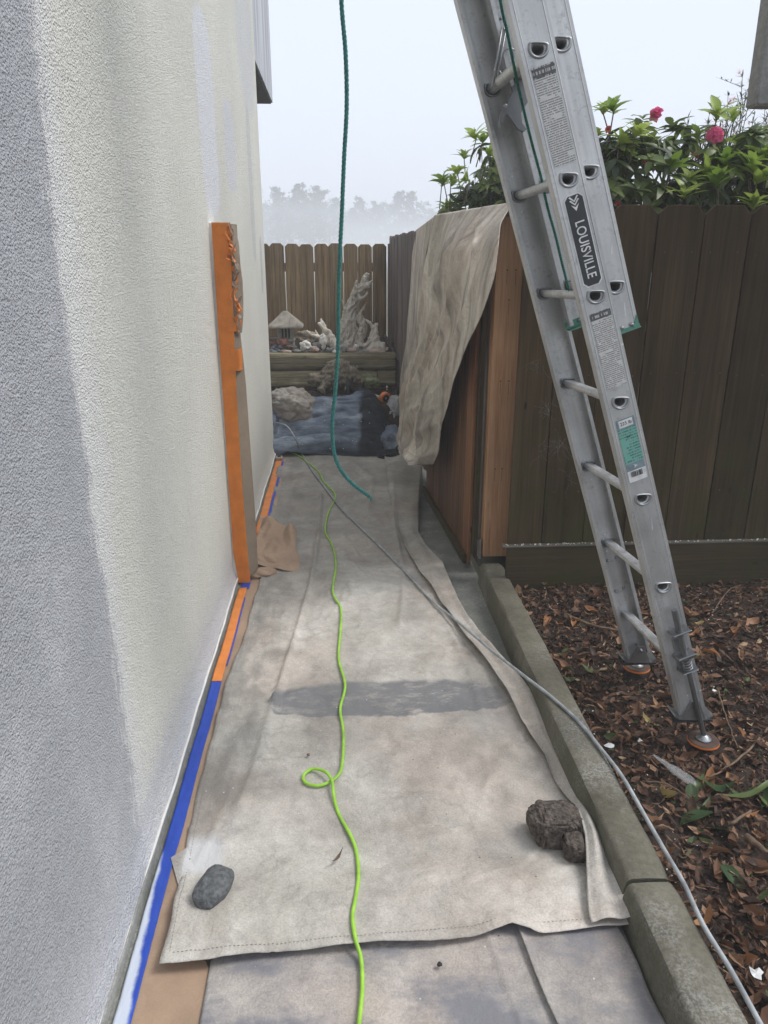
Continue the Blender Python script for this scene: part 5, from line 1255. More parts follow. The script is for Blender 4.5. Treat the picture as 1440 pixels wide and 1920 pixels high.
mb = MB(); U, V = np.meshgrid(np.linspace(-1, 1, 9), np.linspace(-1, 1, 9), indexing='ij')
mb.grid(bt.x + 0.006 * U + 0.004 * vnoise(U * 2, V * 2, 3), bt.y + 0.008 * vnoise(U * 3, V * 3, 7), bt.z + 0.020 * V)
tag(mb.build('tape_scrap', M['tape_blue']), 'small scrap of blue tape stuck on the right edge of the ladder', 'tape')

# ------------------------------------------------------------------ hanging teal rope, cord, hose
rp = [(628, -420, 1.96), (634, -180, 1.98), (640, 0, 2.0), (648, 100, 2.0), (650, 200, 2.0), (645, 300, 2.0), (641, 400, 2.0), (637, 480, 2.0), (635, 560, 2.0), (634, 640, 2.0), (631, 700, 2.0), (628, 740, 2.0), (623, 790, 2.0), (624, 830, 2.0), (630, 862, 2.0), (643, 887, 2.0), (662, 908, 2.0), (680, 922, 2.01), (692, 931, 2.02)]
RP = catmull([gy(*a) for a in rp], 10)
o = strand_rope(RP, 0.0057, 0.03, 'hanging_rope', M['rope_teal']); tag(o, 'teal twisted rope hanging down over the middle of the path', 'rope')
mb = MB(); e = RP[-1]; dr = (RP[-1] - RP[-3]).normalized()
for k in range(14):
    v = (dr + Vector((random.uniform(-.5, .5), random.uniform(-.5, .5), random.uniform(-.5, .5)))).normalized(); mb.tube([e - dr * 0.004, e + v * 0.008, e + v * 0.013 + Vector((0, 0, -0.002))], 0.0006, 4)
mb.build('frayed_end', M['rope_teal'], o)
cpx = [(673, 1960), (673, 1920), (679, 1857), (677, 1799), (666, 1759), (661, 1718), (666, 1687), (672, 1642), (668, 1597), (657, 1566), (635, 1526), (626, 1494), (622, 1463), (608, 1446), (585, 1442), (569, 1454), (574, 1468), (599, 1473), (626, 1461), (640, 1441), (644, 1396), (643, 1364), (638, 1329), (647, 1284), (635, 1235), (638, 1185), (639, 1141), (624, 1109), (630, 1058), (622, 1020), (610, 997), (615, 965), (628, 935), (624, 920), (608, 904), (598, 885), (585, 873), (566, 858), (539, 845), (524, 842)]
pts = []
for i, (u, v) in enumerate(cpx):
    p = gz(u, v, 0.012); z = cloth_z(p[0], p[1]) + 0.0065 + (0.010 if 11 <= i <= 13 else 0)
    if p[1] < 1.36: z = 0.021
    q = gz(u, v, z); pts.append(q)
e0 = pts[-1]; pts.append((-0.52, 6.3, 0.06))
cs = catmull(pts, 10)
o = MB().tube(cs, 0.0052, 10).build('green_cable', M['cord'], smooth=True); tag(o, 'bright lime green cord with one small loop winding down the drop cloth', 'cord')
hpx = [(505, 792, .09), (520, 793, .10), (539, 800, .08), (554, 823, .04), (566, 850, .02), (585, 881, .02), (608, 912, .02), (631, 943, .02), (658, 972, .02), (700, 1012, .02), (760, 1072, .02), (812, 1128, .022), (860, 1167, .05), (920, 1218, .10), (981, 1266, .129), (1033, 1306, .129), (1086, 1354, .129), (1126, 1403, .129), (1166, 1455, .129), (1206, 1524, .129), (1247, 1596, .129), (1283, 1658, .129), (1319, 1735, .127), (1371, 1820, .127), (1423, 1915, .127), (1460, 1980, .127), (1500, 2060, .127)]
pts = []
for (u, v, z) in hpx:
    p = gz(u, v, z)
    if u < 560: p = gy(u, v, {505: 6.34, 520: 6.28, 539: 6.18, 554: 6.08}[u])
    if 0.015 < z < 0.023: p = gz(u, v, cloth_z(p[0], p[1]) + 0.009)
    pts.append(p)
o = MB().tube(catmull(pts, 10), 0.0060, 10).build('grey_hose', M['hose'], smooth=True); tag(o, 'grey paint-spattered hose running from the blue cloth over the kerb to the near corner', 'hose')
#@@STONES
# ================================================================== STONES, GARDEN ORNAMENTS
a, b = gz(368, 1700, 0.03), gz(432, 1660, 0.03); c = (a + b) / 2
me = rock_mesh('round_stone', (0.041, 0.064, 0.030), 6, 0.13, 0.9, 5, power=0.72); me.materials.append(M['basalt'])
o = link('round_stone', me, None, (c[0], c[1] + 0.02, 0.040)); o.rotation_euler = (0.05, 0.1, -0.38); tag(o, 'smooth dark grey cobble holding down the near left corner of the drop cloth', 'stone')
c = (gz(998, 1585, 0.03) + gz(1098, 1600, 0.03)) / 2
me = rock_mesh('lava_rock', (0.064, 0.056, 0.054), 15, 0.30, 1.0, 6, pits=0.2, power=0.55); me.materials.append(M['lava'])
o = link('lava_rock', me, None, (0.602, 1.715, 0.052)); tag(o, 'pitted brown lava rock tucked against the folded edge of the drop cloth', 'rock')
me = rock_mesh('lava_lump', (0.034, 0.042, 0.034), 18, 0.25, 1.3, 5, pits=0.10, power=0.65); me.materials.append(M['lava'])
l2 = link('lump', me, o, (0.640, 1.640, 0.038)); 

# pagoda lantern
lt = thing('stone_lantern', 'small cast-stone pagoda lantern standing among the stones in the raised planter', 'lantern', (-0.5, 7.62, 0.69))
LX0, LY0 = -0.508, 7.62
mb = MB(); prof = [(0.0, 1.100), (0.02, 1.098), (0.035, 1.085), (0.05, 1.07), (0.165, 0.965), (0.168, 0.95), (0.15, 0.945), (0.05, 0.95)]
n_ = 4; rows = []
for r, z in prof:
    rows.append([(LX0 + (r if abs(s_[0]) else 0) * s_[0], LY0 + r * s_[1], z) for s_ in ((-1, -1), (0, -1.04), (1, -1), (1.04, 0), (1, 1), (0, 1.04), (-1, 1), (-1.04, 0))])
vs_ = [p for r in rows for p in r]; fs = [(i * 8 + k, i * 8 + (k + 1) % 8, (i + 1) * 8 + (k + 1) % 8, (i + 1) * 8 + k) for i in range(len(rows) - 1) for k in range(8)]
mb.add(vs_, fs); mb.build('roof', M['lantern_roof'], lt)
mb = MB()
for k in range(14):      # raised ribs on the roof
    a = k / 14 * 2 * math.pi; ca, sa = math.cos(a), math.sin(a); m_ = max(abs(ca), abs(sa)); r1 = 0.16 / m_
    mb.tube([(LX0 + ca * 0.03, LY0 + sa * 0.03, 1.092), (LX0 + ca * r1 * 0.6, LY0 + sa * r1 * 0.6, 1.012), (LX0 + ca * r1, LY0 + sa * r1, 0.972)], [0.004, 0.006, 0.005], 5)
tag(mb.build('roof_rib', M['lantern_roof'], lt))
for sx_ in (-0.052, -0.02, 0.012, 0.044):
    MB().box((LX0 + sx_ + 0.004, LY0 - 0.055, 0.895), (0.013, 0.015, 0.11)).build('window_bar', M['lantern'], lt)
for sx_ in (-1, 1):
    for sy_ in (-1, 1): MB().box((LX0 + sx_ * 0.068, LY0 + sy_ * 0.06, 0.89), (0.022, 0.022, 0.12), bev=0.002).build('corner_post', M['lantern'], lt)
MB().box((LX0, LY0 + 0.02, 0.895), (0.1, 0.08, 0.1)).build('core', M['dark'], lt)
MB().box((LX0, LY0, 0.825), (0.17, 0.16, 0.022), bev=0.004).build('sill', M['lantern'], lt)
MB().box((LX0 + 0.005, LY0, 0.765), (0.145, 0.14, 0.1), bev=0.01).build('pedestal', M['lantern'], lt)
MB().box((LX0 + 0.01, LY0, 0.705), (0.21, 0.19, 0.04), bev=0.008).build('base', M['lantern'], lt)

# driftwood
def driftwood(name, label, cat, branches, mat, vox=0.008, amp=0.02, seed=0, subs=()):
    mb = MB(); rg = random.Random(seed)
    for pts, rad in branches:
        P = catmull(pts, 7); n_ = len(P); R_ = np.interp(np.linspace(0, 1, n_), np.linspace(0, 1, len(rad)), rad)
        P2 = [p + Vector((rg.uniform(-1, 1), rg.uniform(-1, 1), rg.uniform(-1, 1))) * r * 0.12 for p, r in zip(P, R_)]
        mb.tube(P2, [max(0.003, r * rg.uniform(0.92, 1.1)) * 0.86 for r in R_], 10)
        if max(rad) > 0.045:
            for k in range(9):
                a0 = k * 0.698; Q = []
                for i, (p, r) in enumerate(zip(P, R_)):
                    T = (P[min(i + 1, n_ - 1)] - P[max(i - 1, 0)]).normalized(); N = T.cross(Vector((0, 1, 0.01))).normalized(); B = T.cross(N); a_ = a0 + i * 0.09 + 0.25 * math.sin(i * 0.7 + k)
                    Q.append(p + (N * math.cos(a_) + B * math.sin(a_)) * r * 0.88)
                mb.tube(Q, [max(0.003, r * 0.22 * (1 + 0.4 * math.sin(i * 0.9 + k * 2))) for i, r in enumerate(R_)], 6)
    o = mb.build(name, mat, None, smooth=True)
    m = o.modifiers.new('remesh', 'REMESH'); m.mode = 'VOXEL'; m.voxel_size = vox; m.use_smooth_shade = True
    tx = bpy.data.textures.new(name + '_relief', 'CLOUDS'); tx.noise_scale = 0.035; tx.noise_depth = 5
    d = o.modifiers.new('relief', 'DISPLACE'); d.texture = tx; d.strength = amp; d.texture_coords = 'LOCAL'
    t2 = bpy.data.textures.new(name + '_grain', 'CLOUDS'); t2.noise_scale = 0.012; t2.noise_depth = 2
    d = o.modifiers.new('grain', 'DISPLACE'); d.texture = t2; d.strength = amp * 0.35; d.texture_coords = 'LOCAL'
    dg = bpy.context.evaluated_depsgraph_get(); me = bpy.data.meshes.new_from_object(o.evaluated_get(dg)); me.name = name
    o.modifiers.clear(); o.data = me
    me.polygons.foreach_set('use_smooth', [True] * len(me.polygons))
    return tag(o, label, cat)
def q(u, v, y): return tuple(gy(u, v, y))
driftwood('driftwood_stump', 'tall pale grey driftwood stump pointing up beside the teal rope', 'driftwood', [
    ([q(660, 668, 7.7), q(655, 630, 7.7), q(655, 590, 7.7), q(665, 560, 7.7), q(680, 535, 7.68), q(690, 512, 7.66)], [0.115, 0.082, 0.062, 0.056, 0.042, 0.018]),
    ([q(640, 668, 7.66), q(642, 640, 7.66), q(650, 600, 7.68)], [0.07, 0.065, 0.05]), ([q(660, 560, 7.68), q(666, 545, 7.66), q(668, 525, 7.64)], [0.04, 0.028, 0.008]),
    ([q(684, 540, 7.66), q(692, 532, 7.64), q(698, 526, 7.62)], [0.03, 0.025, 0.015]), ([q(668, 600, 7.7), q(680, 580, 7.68), q(688, 566, 7.66)], [0.03, 0.018, 0.006]),
    ([q(668, 640, 7.7), q(680, 620, 7.7), q(674, 590, 7.7)], [0.05, 0.04, 0.03]), ([q(672, 665, 7.66), q(674, 645, 7.64), q(676, 615, 7.64)], [0.05, 0.04, 0.02]),
    ([q(633, 605, 7.7), q(640, 615, 7.7), q(650, 620, 7.7)], [0.008, 0.02, 0.04]), ([q(655, 640, 7.62), q(646, 655, 7.58), q(636, 662, 7.56)], [0.04, 0.03, 0.012]), ([q(672, 645, 7.62), q(684, 650, 7.6), q(696, 640, 7.6)], [0.035, 0.02, 0.006]), ([q(655, 590, 7.66), q(645, 575, 7.66), q(641, 560, 7.64)], [0.03, 0.014, 0.005]), ([q(672, 560, 7.66), q(684, 556, 7.64), q(690, 545, 7.64)], [0.03, 0.014, 0.005])], M['drift'], 0.0058, 0.03, 1)
driftwood('driftwood_root', 'grey gnarled driftwood root lying right of the tall stump', 'driftwood', [
    ([q(690, 660, 7.7), q(700, 640, 7.7), q(703, 620, 7.7), q(706, 606, 7.7)], [0.07, 0.06, 0.035, 0.012]), ([q(680, 655, 7.65), q(705, 655, 7.65), q(728, 655, 7.65)], [0.06, 0.06, 0.02]),
    ([q(703, 620, 7.7), q(690, 603, 7.7), q(676, 596, 7.72)], [0.02, 0.016, 0.012]), ([q(705, 645, 7.68), q(722, 645, 7.66)], [0.04, 0.02])], M['drift'], 0.0085, 0.035, 2)
driftwood('driftwood_branch', 'pale spiky driftwood branch between the lantern and the tall stump', 'driftwood', [
    ([q(632, 655, 7.6), q(620, 635, 7.62), q(608, 615, 7.62), q(601, 597, 7.62)], [0.05, 0.045, 0.03, 0.008]), ([q(610, 618, 7.62), q(600, 608, 7.6), q(594, 606, 7.6)], [0.028, 0.014, 0.006]),
    ([q(632, 650, 7.6), q(610, 638, 7.6), q(596, 630, 7.6), q(590, 615, 7.6)], [0.04, 0.035, 0.02, 0.006]), ([q(600, 632, 7.58), q(585, 628, 7.56), q(575, 620, 7.56)], [0.02, 0.014, 0.005])], M['drift'], 0.0075, 0.03, 3)
driftwood('driftwood_log', 'dark grey driftwood piece lying between the lantern and the pale branch', 'driftwood', [
    ([q(556, 625, 7.8), q(572, 626, 7.8), q(590, 632, 7.78), q(602, 640, 7.76)], [0.02, 0.04, 0.045, 0.03]), ([q(560, 636, 7.78), q(590, 642, 7.76)], [0.02, 0.03])], M['drift_brown'], 0.008, 0.02, 4)
driftwood('driftwood_log', 'shaggy brown driftwood trunk lying in front of the planter timbers', 'driftwood', [
    ([q(600, 715, 7.05), q(625, 705, 7.1), q(650, 700, 7.15), q(672, 708, 7.15)], [0.07, 0.10, 0.10, 0.05]), ([q(615, 690, 7.1), q(635, 685, 7.1), q(655, 690, 7.12)], [0.05, 0.06, 0.05]),
    ([q(600, 712, 7.05), q(588, 710, 7.0), q(580, 718, 7.0)], [0.05, 0.045, 0.03]), ([q(588, 705, 7.0), q(584, 697, 7.0)], [0.018, 0.006]), ([q(660, 690, 7.12), q(670, 710, 7.1), q(682, 718, 7.08)], [0.05, 0.035, 0.01]),
    ([q(605, 725, 7.0), q(603, 735, 6.95)], [0.035, 0.03])], M['drift_brown'], 0.009, 0.05, 5)

# stones on the planter, each its own
stones = [  # u, v(centre), Y, (sx,sy,sz), material, seed, rough, label
    (531, 643, 7.48, (.055, .05, .045), 'st_red', 3, .35, 'dark red lava stone in front of the lantern'),
    (512, 645, 7.55, (.045, .04, .032), 'st_red', 5, .3, 'reddish-brown stone left of the lantern base'),
    (547, 652, 7.45, (.06, .04, .028), 'lava', 6, .35, 'dark rough stone under the lantern right corner'),
    (556, 658, 7.42, (.07, .035, .017), 'st_grey', 8, .12, 'flat dark slab right of the salmon stone'),
    (537, 659, 7.41, (.05, .035, .018), 'st_pink', 9, .2, 'salmon flat stone in front of the red stone'),
    (572, 648, 7.44, (.05, .045, .045), 'st_white', 10, .45, 'white knobbly stone standing right of the flat dark slab'),
    (589, 655, 7.42, (.05, .04, .03), 'st_pink', 12, .35, 'buff rubble stone right of the white knobbly one'),
    (597, 647, 7.5, (.06, .04, .025), 'st_grey', 13, .3, 'grey flaky stone behind the buff rubble stone'),
    (605, 641, 7.48, (.035, .03, .07), 'st_white', 14, .3, 'pale upright stone at the foot of the spiky branch'),
    (618, 656, 7.42, (.045, .035, .022), 'st_grey', 15, .3, 'small grey stone just left of the teal rope'),
    (646, 657, 7.42, (.024, .03, .038), 'st_grey', 16, .15, 'squared grey block at the foot of the tall stump'),
    (660, 657, 7.42, (.045, .035, .025), 'st_pink', 18, .2, 'tan block under the tall stump'),
    (668, 650, 7.45, (.026, .026, .024), 'st_white', 19, .15, 'round pale stone between the stump and the root'),
    (678, 660, 7.4, (.055, .035, .014), 'st_grey', 20, .15, 'thin flat stone right of the tan block'),
    (706, 659, 7.41, (.095, .05, .030), 'st_pink', 22, .12, 'large smooth pink-grey stone at the right end of the planter'),
    (630, 659, 7.41, (.04, .03, .018), 'st_white', 24, .3, 'small white stone behind the teal rope'),
    (697, 716, 7.1, (.10, .07, .055), 'st_moss', 25, .35, 'yellow-green lichen-covered stone in front of the lower timber'),
    (680, 712, 7.15, (.05, .04, .04), 'st_moss', 26, .4, 'smaller lichen-covered stone touching the trunk root'),
    (513, 660, 7.42, (.03, .025, .014), 'st_blue', 27, .1, 'light blue-grey pebble at the left end of the planter'),
]
for (u, v, Y, s_, mt, sd_, rgh, lab) in stones:
    p = gy(u, v, Y); me = rock_mesh('stone', s_, sd_, rgh, 1.4, 4, power=0.85); me.materials.append(M[mt])
    o = link('planter_stone', me, None, tuple(p)); o.rotation_euler = (0, 0, sd_ * 0.7); tag(o, lab, 'stone')
me = rock_mesh('pebble', (.022, .02, .014), 33, .12, 1.2, 3); me.materials.append(M['st_blue'])
pb0 = None
for (u, v, Y) in ((512, 652, 7.46), (519, 655, 7.45), (526, 650, 7.45), (517, 649, 7.5), (523, 658, 7.43), (530, 653, 7.46), (509, 657, 7.44), (534, 649, 7.5)):
    o = link('pebble', me, None, tuple(gy(u, v, Y))); o.rotation_euler = (0, 0, random.random() * 3); o.scale = [random.uniform(.8, 1.3)] * 3
    tag(o, 'rounded blue-grey pebble in the pile left of the red lava stone', 'pebble', 'blue-grey pebbles beside the lantern')
mb = MB()
for k in range(420):
    x = random.uniform(-0.7, 0.5); y = random.uniform(7.38, 7.9); r = random.uniform(0.004, 0.013); mb.box((x, y, 0.675 + r * 0.5), (r * 2, r * 1.5, r), Matrix.Rotation(random.random() * 3, 4, 'Z'), bev=r * 0.2)
tag(mb.build('planter_gravel', M['st_grey']), kind='stuff')

# wheeled axle
wa = thing('wheeled_axle', 'rusty axle with two small black wheels lying behind the blue cloth', 'axle', (0.3, 6.98, 0.4))
w1, w2 = Vector(gy(652, 729, 6.98)), Vector(gy(748, 727, 6.98)); w1.z = w2.z = (w1.z + w2.z) / 2
RY = Matrix.Rotation(math.pi / 2, 4, 'Y') @ Matrix.Identity(4)
for w_ in (w1, w2):
    MB().lathe([(0.03, -0.016), (0.058, -0.018), (0.064, -0.010), (0.064, 0.010), (0.058, 0.018), (0.03, 0.016)], w_, 24, Matrix.Rotation(math.pi / 2 - 0.0, 4, 'Y') @ Matrix.Rotation(0, 4, 'X')).build('wheel', M['rubber'], wa, smooth=False)
MB().tube([w1, w2], 0.0065, 8).build('axle_bar', M['rust'], wa, smooth=True)
# orange tape gun
tg = thing('tape_dispenser', 'orange and yellow tape gun lying on the blue cloth below the axle', 'tape gun', (0.44, 6.72, 0.33))
c = Vector(gy(722, 746, 6.70)); Rx = Matrix.Rotation(math.pi / 2 + 0.2, 4, 'X') @ Matrix.Rotation(0.5, 4, 'Y')
MB().lathe([(0.036, -0.02), (0.052, -0.02), (0.054, -0.016), (0.054, 0.016), (0.052, 0.02), (0.036, 0.02), (0.036, -0.02)], c, 32, Rx).build('tape_roll', M['orange_plastic'], tg, smooth=False)
MB().lathe([(0.0001, 0.006), (0.034, 0.006), (0.034, 0.012)], c, 24, Rx).build('hub', M['rubber'], tg)
MB().lathe([(0.006, 0.008), (0.01, 0.016), (0.0001, 0.018)], c, 12, Rx).build('hub_pin', M['zinc'], tg)
MB().box(c + Vector((-0.045, -0.005, -0.03)), (0.075, 0.03, 0.03), Matrix.Rotation(0.7, 4, 'Y'), bev=0.006).build('handle', M['yellow_plastic'], tg)
MB().box(c + Vector((-0.01, -0.01, -0.052)), (0.05, 0.03, 0.035), Matrix.Rotation(-0.2, 4, 'Y'), bev=0.008).build('handle', M['orange_plastic'], tg)
# white scrap of wood
p = gy(703, 742, 6.85); tag(MB().box(p, (0.12, 0.03, 0.025), Matrix.Rotation(0.35, 4, 'Y'), bev=0.004).build('wood_scrap', M['st_white']), 'pale scrap of wood lying behind the black peak of the cloth', 'wood scrap')
# brown stick leaning in the corner
sk = thing('leaning_stick', 'brown stick with a short crosspiece leaning against the side fence', 'stick', tuple(gy(762, 705, 6.9)))
MB().tube([gy(722, 628, 7.95), gy(762, 705, 7.0)], 0.011, 8).build('shaft', M['rust'], sk, smooth=True)
MB().box(gy(733, 645, 7.75), (0.11, 0.03, 0.035), Matrix.Rotation(-0.45, 4, 'Y'), bev=0.004).build('crosspiece', M['rust'], sk)
#@@LITTER
# ================================================================== LEAF LITTER
def leaf_mesh(name, L, W_, curl, fold, seed, n=6):
    rg = np.random.default_rng(seed); mb = MB()
    t = np.linspace(0, 1, n); w_ = W_ * np.sin(np.pi * np.clip(t, 0.02, 0.98)) ** 0.8 * (1 + 0.12 * rg.standard_normal(n) * (t > 0.1))
    A = []
    for i in range(n):
        x = L * (t[i] - 0.5); zc = curl * L * (t[i] - 0.5) ** 2 * 2 + 0.05 * L * math.sin(t[i] * 5 + seed)
        A.append([(x, -w_[i] / 2, zc + fold * w_[i] * rg.uniform(0.6, 1.4)), (x, -w_[i] / 4, zc + fold * w_[i] * 0.3), (x, 0, zc), (x, w_[i] / 4, zc + fold * w_[i] * 0.3), (x, w_[i] / 2, zc + fold * w_[i] * rg.uniform(0.6, 1.4))])
    A = np.array(A); mb.grid(A[..., 0], A[..., 1], A[..., 2])
    mb.add([(-L * 0.5, -0.0006, A[0, 2, 2]), (-L * 0.5, 0.0006, A[0, 2, 2]), (-L * 0.68, 0, A[0, 2, 2] + 0.002)], [(0, 1, 2)])
    me = bpy.data.meshes.new(name); me.from_pydata(mb.v, [], mb.f); me.polygons.foreach_set('use_smooth', [True] * len(me.polygons)); return me
kinds = [('brown_leaf', 'dry brown leaf lying on the mulch in the garden bed', 'fallen brown leaves on the garden bed', 140),
         ('dark_leaf', 'dark wet brown leaf lying on the mulch in the garden bed', 'fallen dark leaves on the garden bed', 60),
         ('orange_leaf', 'orange-brown curled leaf lying on the mulch in the garden bed', 'fallen orange leaves on the garden bed', 50),
         ('green_leaf', 'fallen green leaf lying on the mulch in the garden bed', 'fallen green leaves on the garden bed', 32),
         ('yellow_leaf', 'pale yellowed leaf lying on the mulch in the garden bed', 'fallen yellow leaves on the garden bed', 14)]
def bedpt(rg):
    while True:
        y = 0.75 + 2.5 * rg.random() ** 1.2; x = 0.86 + (0.25 + 0.40 * y) * rg.random() * 1.05
        if x < 2.4 and math.hypot(x - fp[0], y - fp[1]) > 0.085 and math.hypot(x - fp2[0], y - fp2[1]) > 0.08: return x, y
rg = random.Random(21); sd_ = 100
for kn, lab, grp, cnt in kinds:
    meshes = []
    for v in range(5):
        sd_ += 1
        big = kn in ('green_leaf',)
        me = leaf_mesh('fallen_leaf', rg.uniform(0.055, 0.08) * (1.2 if big else 1), rg.uniform(0.022, 0.036) * (1.1 if big else 1), rg.uniform(-0.5, 0.9), rg.uniform(0.1, 0.75) * (0.4 if big else 1), sd_)
        me.materials.append(M[kn]); meshes.append(me)
    for i in range(cnt):
        x, y = bedpt(rg)
        if kn == 'green_leaf' and rg.random() < 0.7: x = rg.uniform(1.0, 1.5); y = rg.uniform(1.2, 1.85)
        z = float(mulchz(np.array(x), np.array(y))) + rg.uniform(0.012, 0.022)
        o = bpy.data.objects.new('fallen_leaf', rg.choice(meshes)); COL.objects.link(o); o.location = (x, y, z)
        o.rotation_euler = (rg.gauss(0, 0.35), rg.gauss(0, 0.3), rg.random() * 6.28); o.scale = [rg.uniform(0.75, 1.4)] * 3
        tag(o, lab, 'leaf', grp)
def litter(n, area, zf, smin, smax, name, seed, zj=0.016):
    rgn = np.random.default_rng(seed); V = []; F = []; T = []
    for i in range(n):
        x, y = area(rgn); L = smin + (smax - smin) * rgn.random() ** 2.2; w_ = L * (rgn.uniform(0.18, 0.5) if rgn.random() < 0.68 else rgn.uniform(0.05, 0.12)); a = rgn.random() * 6.283
        tl = rgn.normal(0, 0.26); rl = rgn.normal(0, 0.34); fd = rgn.uniform(-0.2, 0.7)
        R_ = (Matrix.Rotation(a, 3, 'Z') @ Matrix.Rotation(tl, 3, 'Y') @ Matrix.Rotation(rl, 3, 'X'))
        c = Vector((x, y, zf(x, y) + rgn.random() * zj)); cv = rgn.uniform(-0.3, 0.5) * L
        loc = [(-L / 2, 0, cv * .5), (-L * .2, -w_ / 2, fd * w_), (-L * .2, w_ / 2, fd * w_), (0, 0, 0), (L * .2, -w_ * .46, fd * w_), (L * .2, w_ * .46, fd * w_), (L / 2, 0, cv)]
        o = len(V); V += [tuple(c + R_ @ Vector(p)) for p in loc]; F += [(o, o + 1, o + 3), (o, o + 3, o + 2), (o + 1, o + 4, o + 3), (o + 2, o + 3, o + 5), (o + 4, o + 6, o + 3), (o + 3, o + 6, o + 5)]
        tn = min(1, max(0, rgn.beta(1.5, 1.85) * 0.95 if rgn.random() < 0.965 else rgn.uniform(0.95, 1))); T += [tn] * 7
    mb = MB(); mb.v = V; mb.f = F; mb.mi = [0] * len(F); return tag(mb.build(name, M['litter'], attrs={'tone': T}), kind='stuff')
def bed_area(rgn):
    while True:
        y = 0.6 + 2.72 * rgn.random(); x = 0.835 + 1.75 * rgn.random()
        if math.hypot(x - fp[0], y - fp[1]) < 0.066 or math.hypot(x - fp2[0], y - fp2[1]) < 0.06: continue
        if x < 0.95 + 0.58 * y + 0.1: return x, y
mz = lambda x, y: float(0.05 + 0.014 * fbm(x * 3, y * 3, 5) + 0.006 * fbm(x * 17, y * 17, 8))
litter(15000, bed_area, mz, 0.008, 0.036, 'leaf_litter', 5)
litter(6500, bed_area, lambda x, y: mz(x, y) + 0.006, 0.026, 0.066, 'leaf_litter', 6, 0.018)
litter(2500, lambda r: (r.uniform(-1.0, 0.6), r.uniform(6.6, 7.3)), lambda x, y: 0.372, 0.008, 0.035, 'terrace_litter', 7, 0.01)
mb = MB()
for k in range(450):
    x, y = bed_area(np.random.default_rng(k + 900)); r = random.uniform(0.001, 0.0028); mb.box((x, y, mz(x, y) + 0.012), (r * 2, r * 1.6, r), Matrix.Rotation(random.random() * 3, 4, 'Z'))
tag(mb.build('paint_crumbs', M['st_white']), kind='stuff')
def tw(pix, r, label, z=0.075):
    pts = catmull([gz(u, v, z + dz) for u, v, dz in pix], 6); n_ = len(pts)
    pts = [p + Vector((0.002 * math.sin(i * 2.3), 0.002 * math.cos(i * 1.9), 0)) for i, p in enumerate(pts)]
    return tag(MB().tube(pts, [r * (1 - 0.45 * i / n_) for i in range(n_)], 7).build('twig', M['twig'], smooth=True), label, 'twig', 'twigs on the garden bed')
tw([(1395, 1920, 0), (1370, 1880, 0.005), (1400, 1570, 0.0)][2:] + [(1440, 1600, 0.01)], 0.012, 'short thick broken branch at the right edge near the green leaf')
tw([(1060, 1152, 0), (1110, 1172, .008), (1160, 1182, .006)], 0.008, 'straight pale twig behind the far ladder foot')
tw([(1345, 1290, 0), (1360, 1340, .02), (1382, 1400, .01)], 0.003, 'thin bent twig right of the orange-rimmed foot')
tw([(1440, 1365, 0), (1400, 1410, .02), (1345, 1450, .015), (1320, 1458, 0)], 0.004, 'long forked twig above the fallen green leaves')
tw([(1335, 1150, 0), (1365, 1108, .02), (1388, 1097, .03)], 0.003, 'light curved twig in front of the fence, right of the ladder')
tw([(1218, 1560, 0), (1240, 1548, .02), (1262, 1556, 0)], 0.005, 'stubby twig between the kerb and the dark green leaves')
tw([(1370, 1545, 0), (1408, 1520, .015)], 0.005, 'short stick above the thick broken branch')
tw([(1205, 1465, 0), (1250, 1470, .015), (1290, 1495, 0)], 0.003, 'slim twig crossing under the plastic wrapper')
# green blade of grass
P = catmull([gz(1345, 1490, 0.07), gz(1400, 1490, 0.09), gz(1440, 1468, 0.11), gz(1480, 1440, 0.10)], 8); mb = MB(); vs_ = []
for i, p in enumerate(P): w_ = 0.010 * min(1, i / 6 + 0.05); vs_ += [(p.x, p.y - w_, p.z), (p.x, p.y, p.z - w_ * 0.4), (p.x, p.y + w_, p.z)]
mb.add(vs_, [(3 * i + j, 3 * i + j + 1, 3 * i + j + 4, 3 * i + j + 3) for i in range(len(P) - 1) for j in (0, 1)])
tag(mb.build('grass_blade', M['green_leaf'], smooth=True), 'long green blade arching in from the right edge over the mulch', 'leaf')
# paint flakes
for (u, v, s_, lab) in ((1143, 1398, .018, 'large white paint flake near the kerb, left of the plastic wrapper'), (1340, 1295, .013, 'white paint flake just above the orange-rimmed foot'), (1418, 1825, .018, 'white paint flake at the near right corner of the bed'),
                        (1225, 1222, .007, 'small white paint flake right of the near ladder rail'), (1200, 1388, .009, 'thin pale flake above the plastic wrapper')):
    c = gz(u, v, 0.085); rgk = random.Random(u); n_ = 9; vs_ = [(c[0], c[1], c[2] + 0.002)] + [(c[0] + s_ * math.cos(k / n_ * 6.283) * rgk.uniform(.5, 1.1), c[1] + s_ * math.sin(k / n_ * 6.283) * rgk.uniform(.5, 1.1), c[2] + rgk.uniform(-.003, .004)) for k in range(n_)]
    tag(MB().add(vs_, [(0, 1 + k, 1 + (k + 1) % n_) for k in range(n_)]).build('paint_flake', M['white_print']), lab, 'paint flake')
for (u, v, lab) in ((824, 1808, 'small dark crumb on the near drop cloth'), (578, 1415, 'tiny curled seed husk above the loop of the green cord')):
    c = gz(u, v, 0.02); me = rock_mesh('crumb', (.006, .006, .004), u, .5, 2, 2); me.materials.append(M['rubber'] if u > 700 else M['twig']); tag(link('crumb', me, None, tuple(c)), lab, 'crumb')
me = leaf_mesh('dry_leaf_curl', 0.055, 0.008, 0.9, 0.4, 55); me.materials.append(M['twig']); c = gz(632, 1612, 0.016); o = link('dry_leaf_curl', me, None, tuple(c)); o.rotation_euler = (0, 0, 0.9); tag(o, 'thin curled dry leaf lying left of the green cord on the drop cloth', 'leaf')
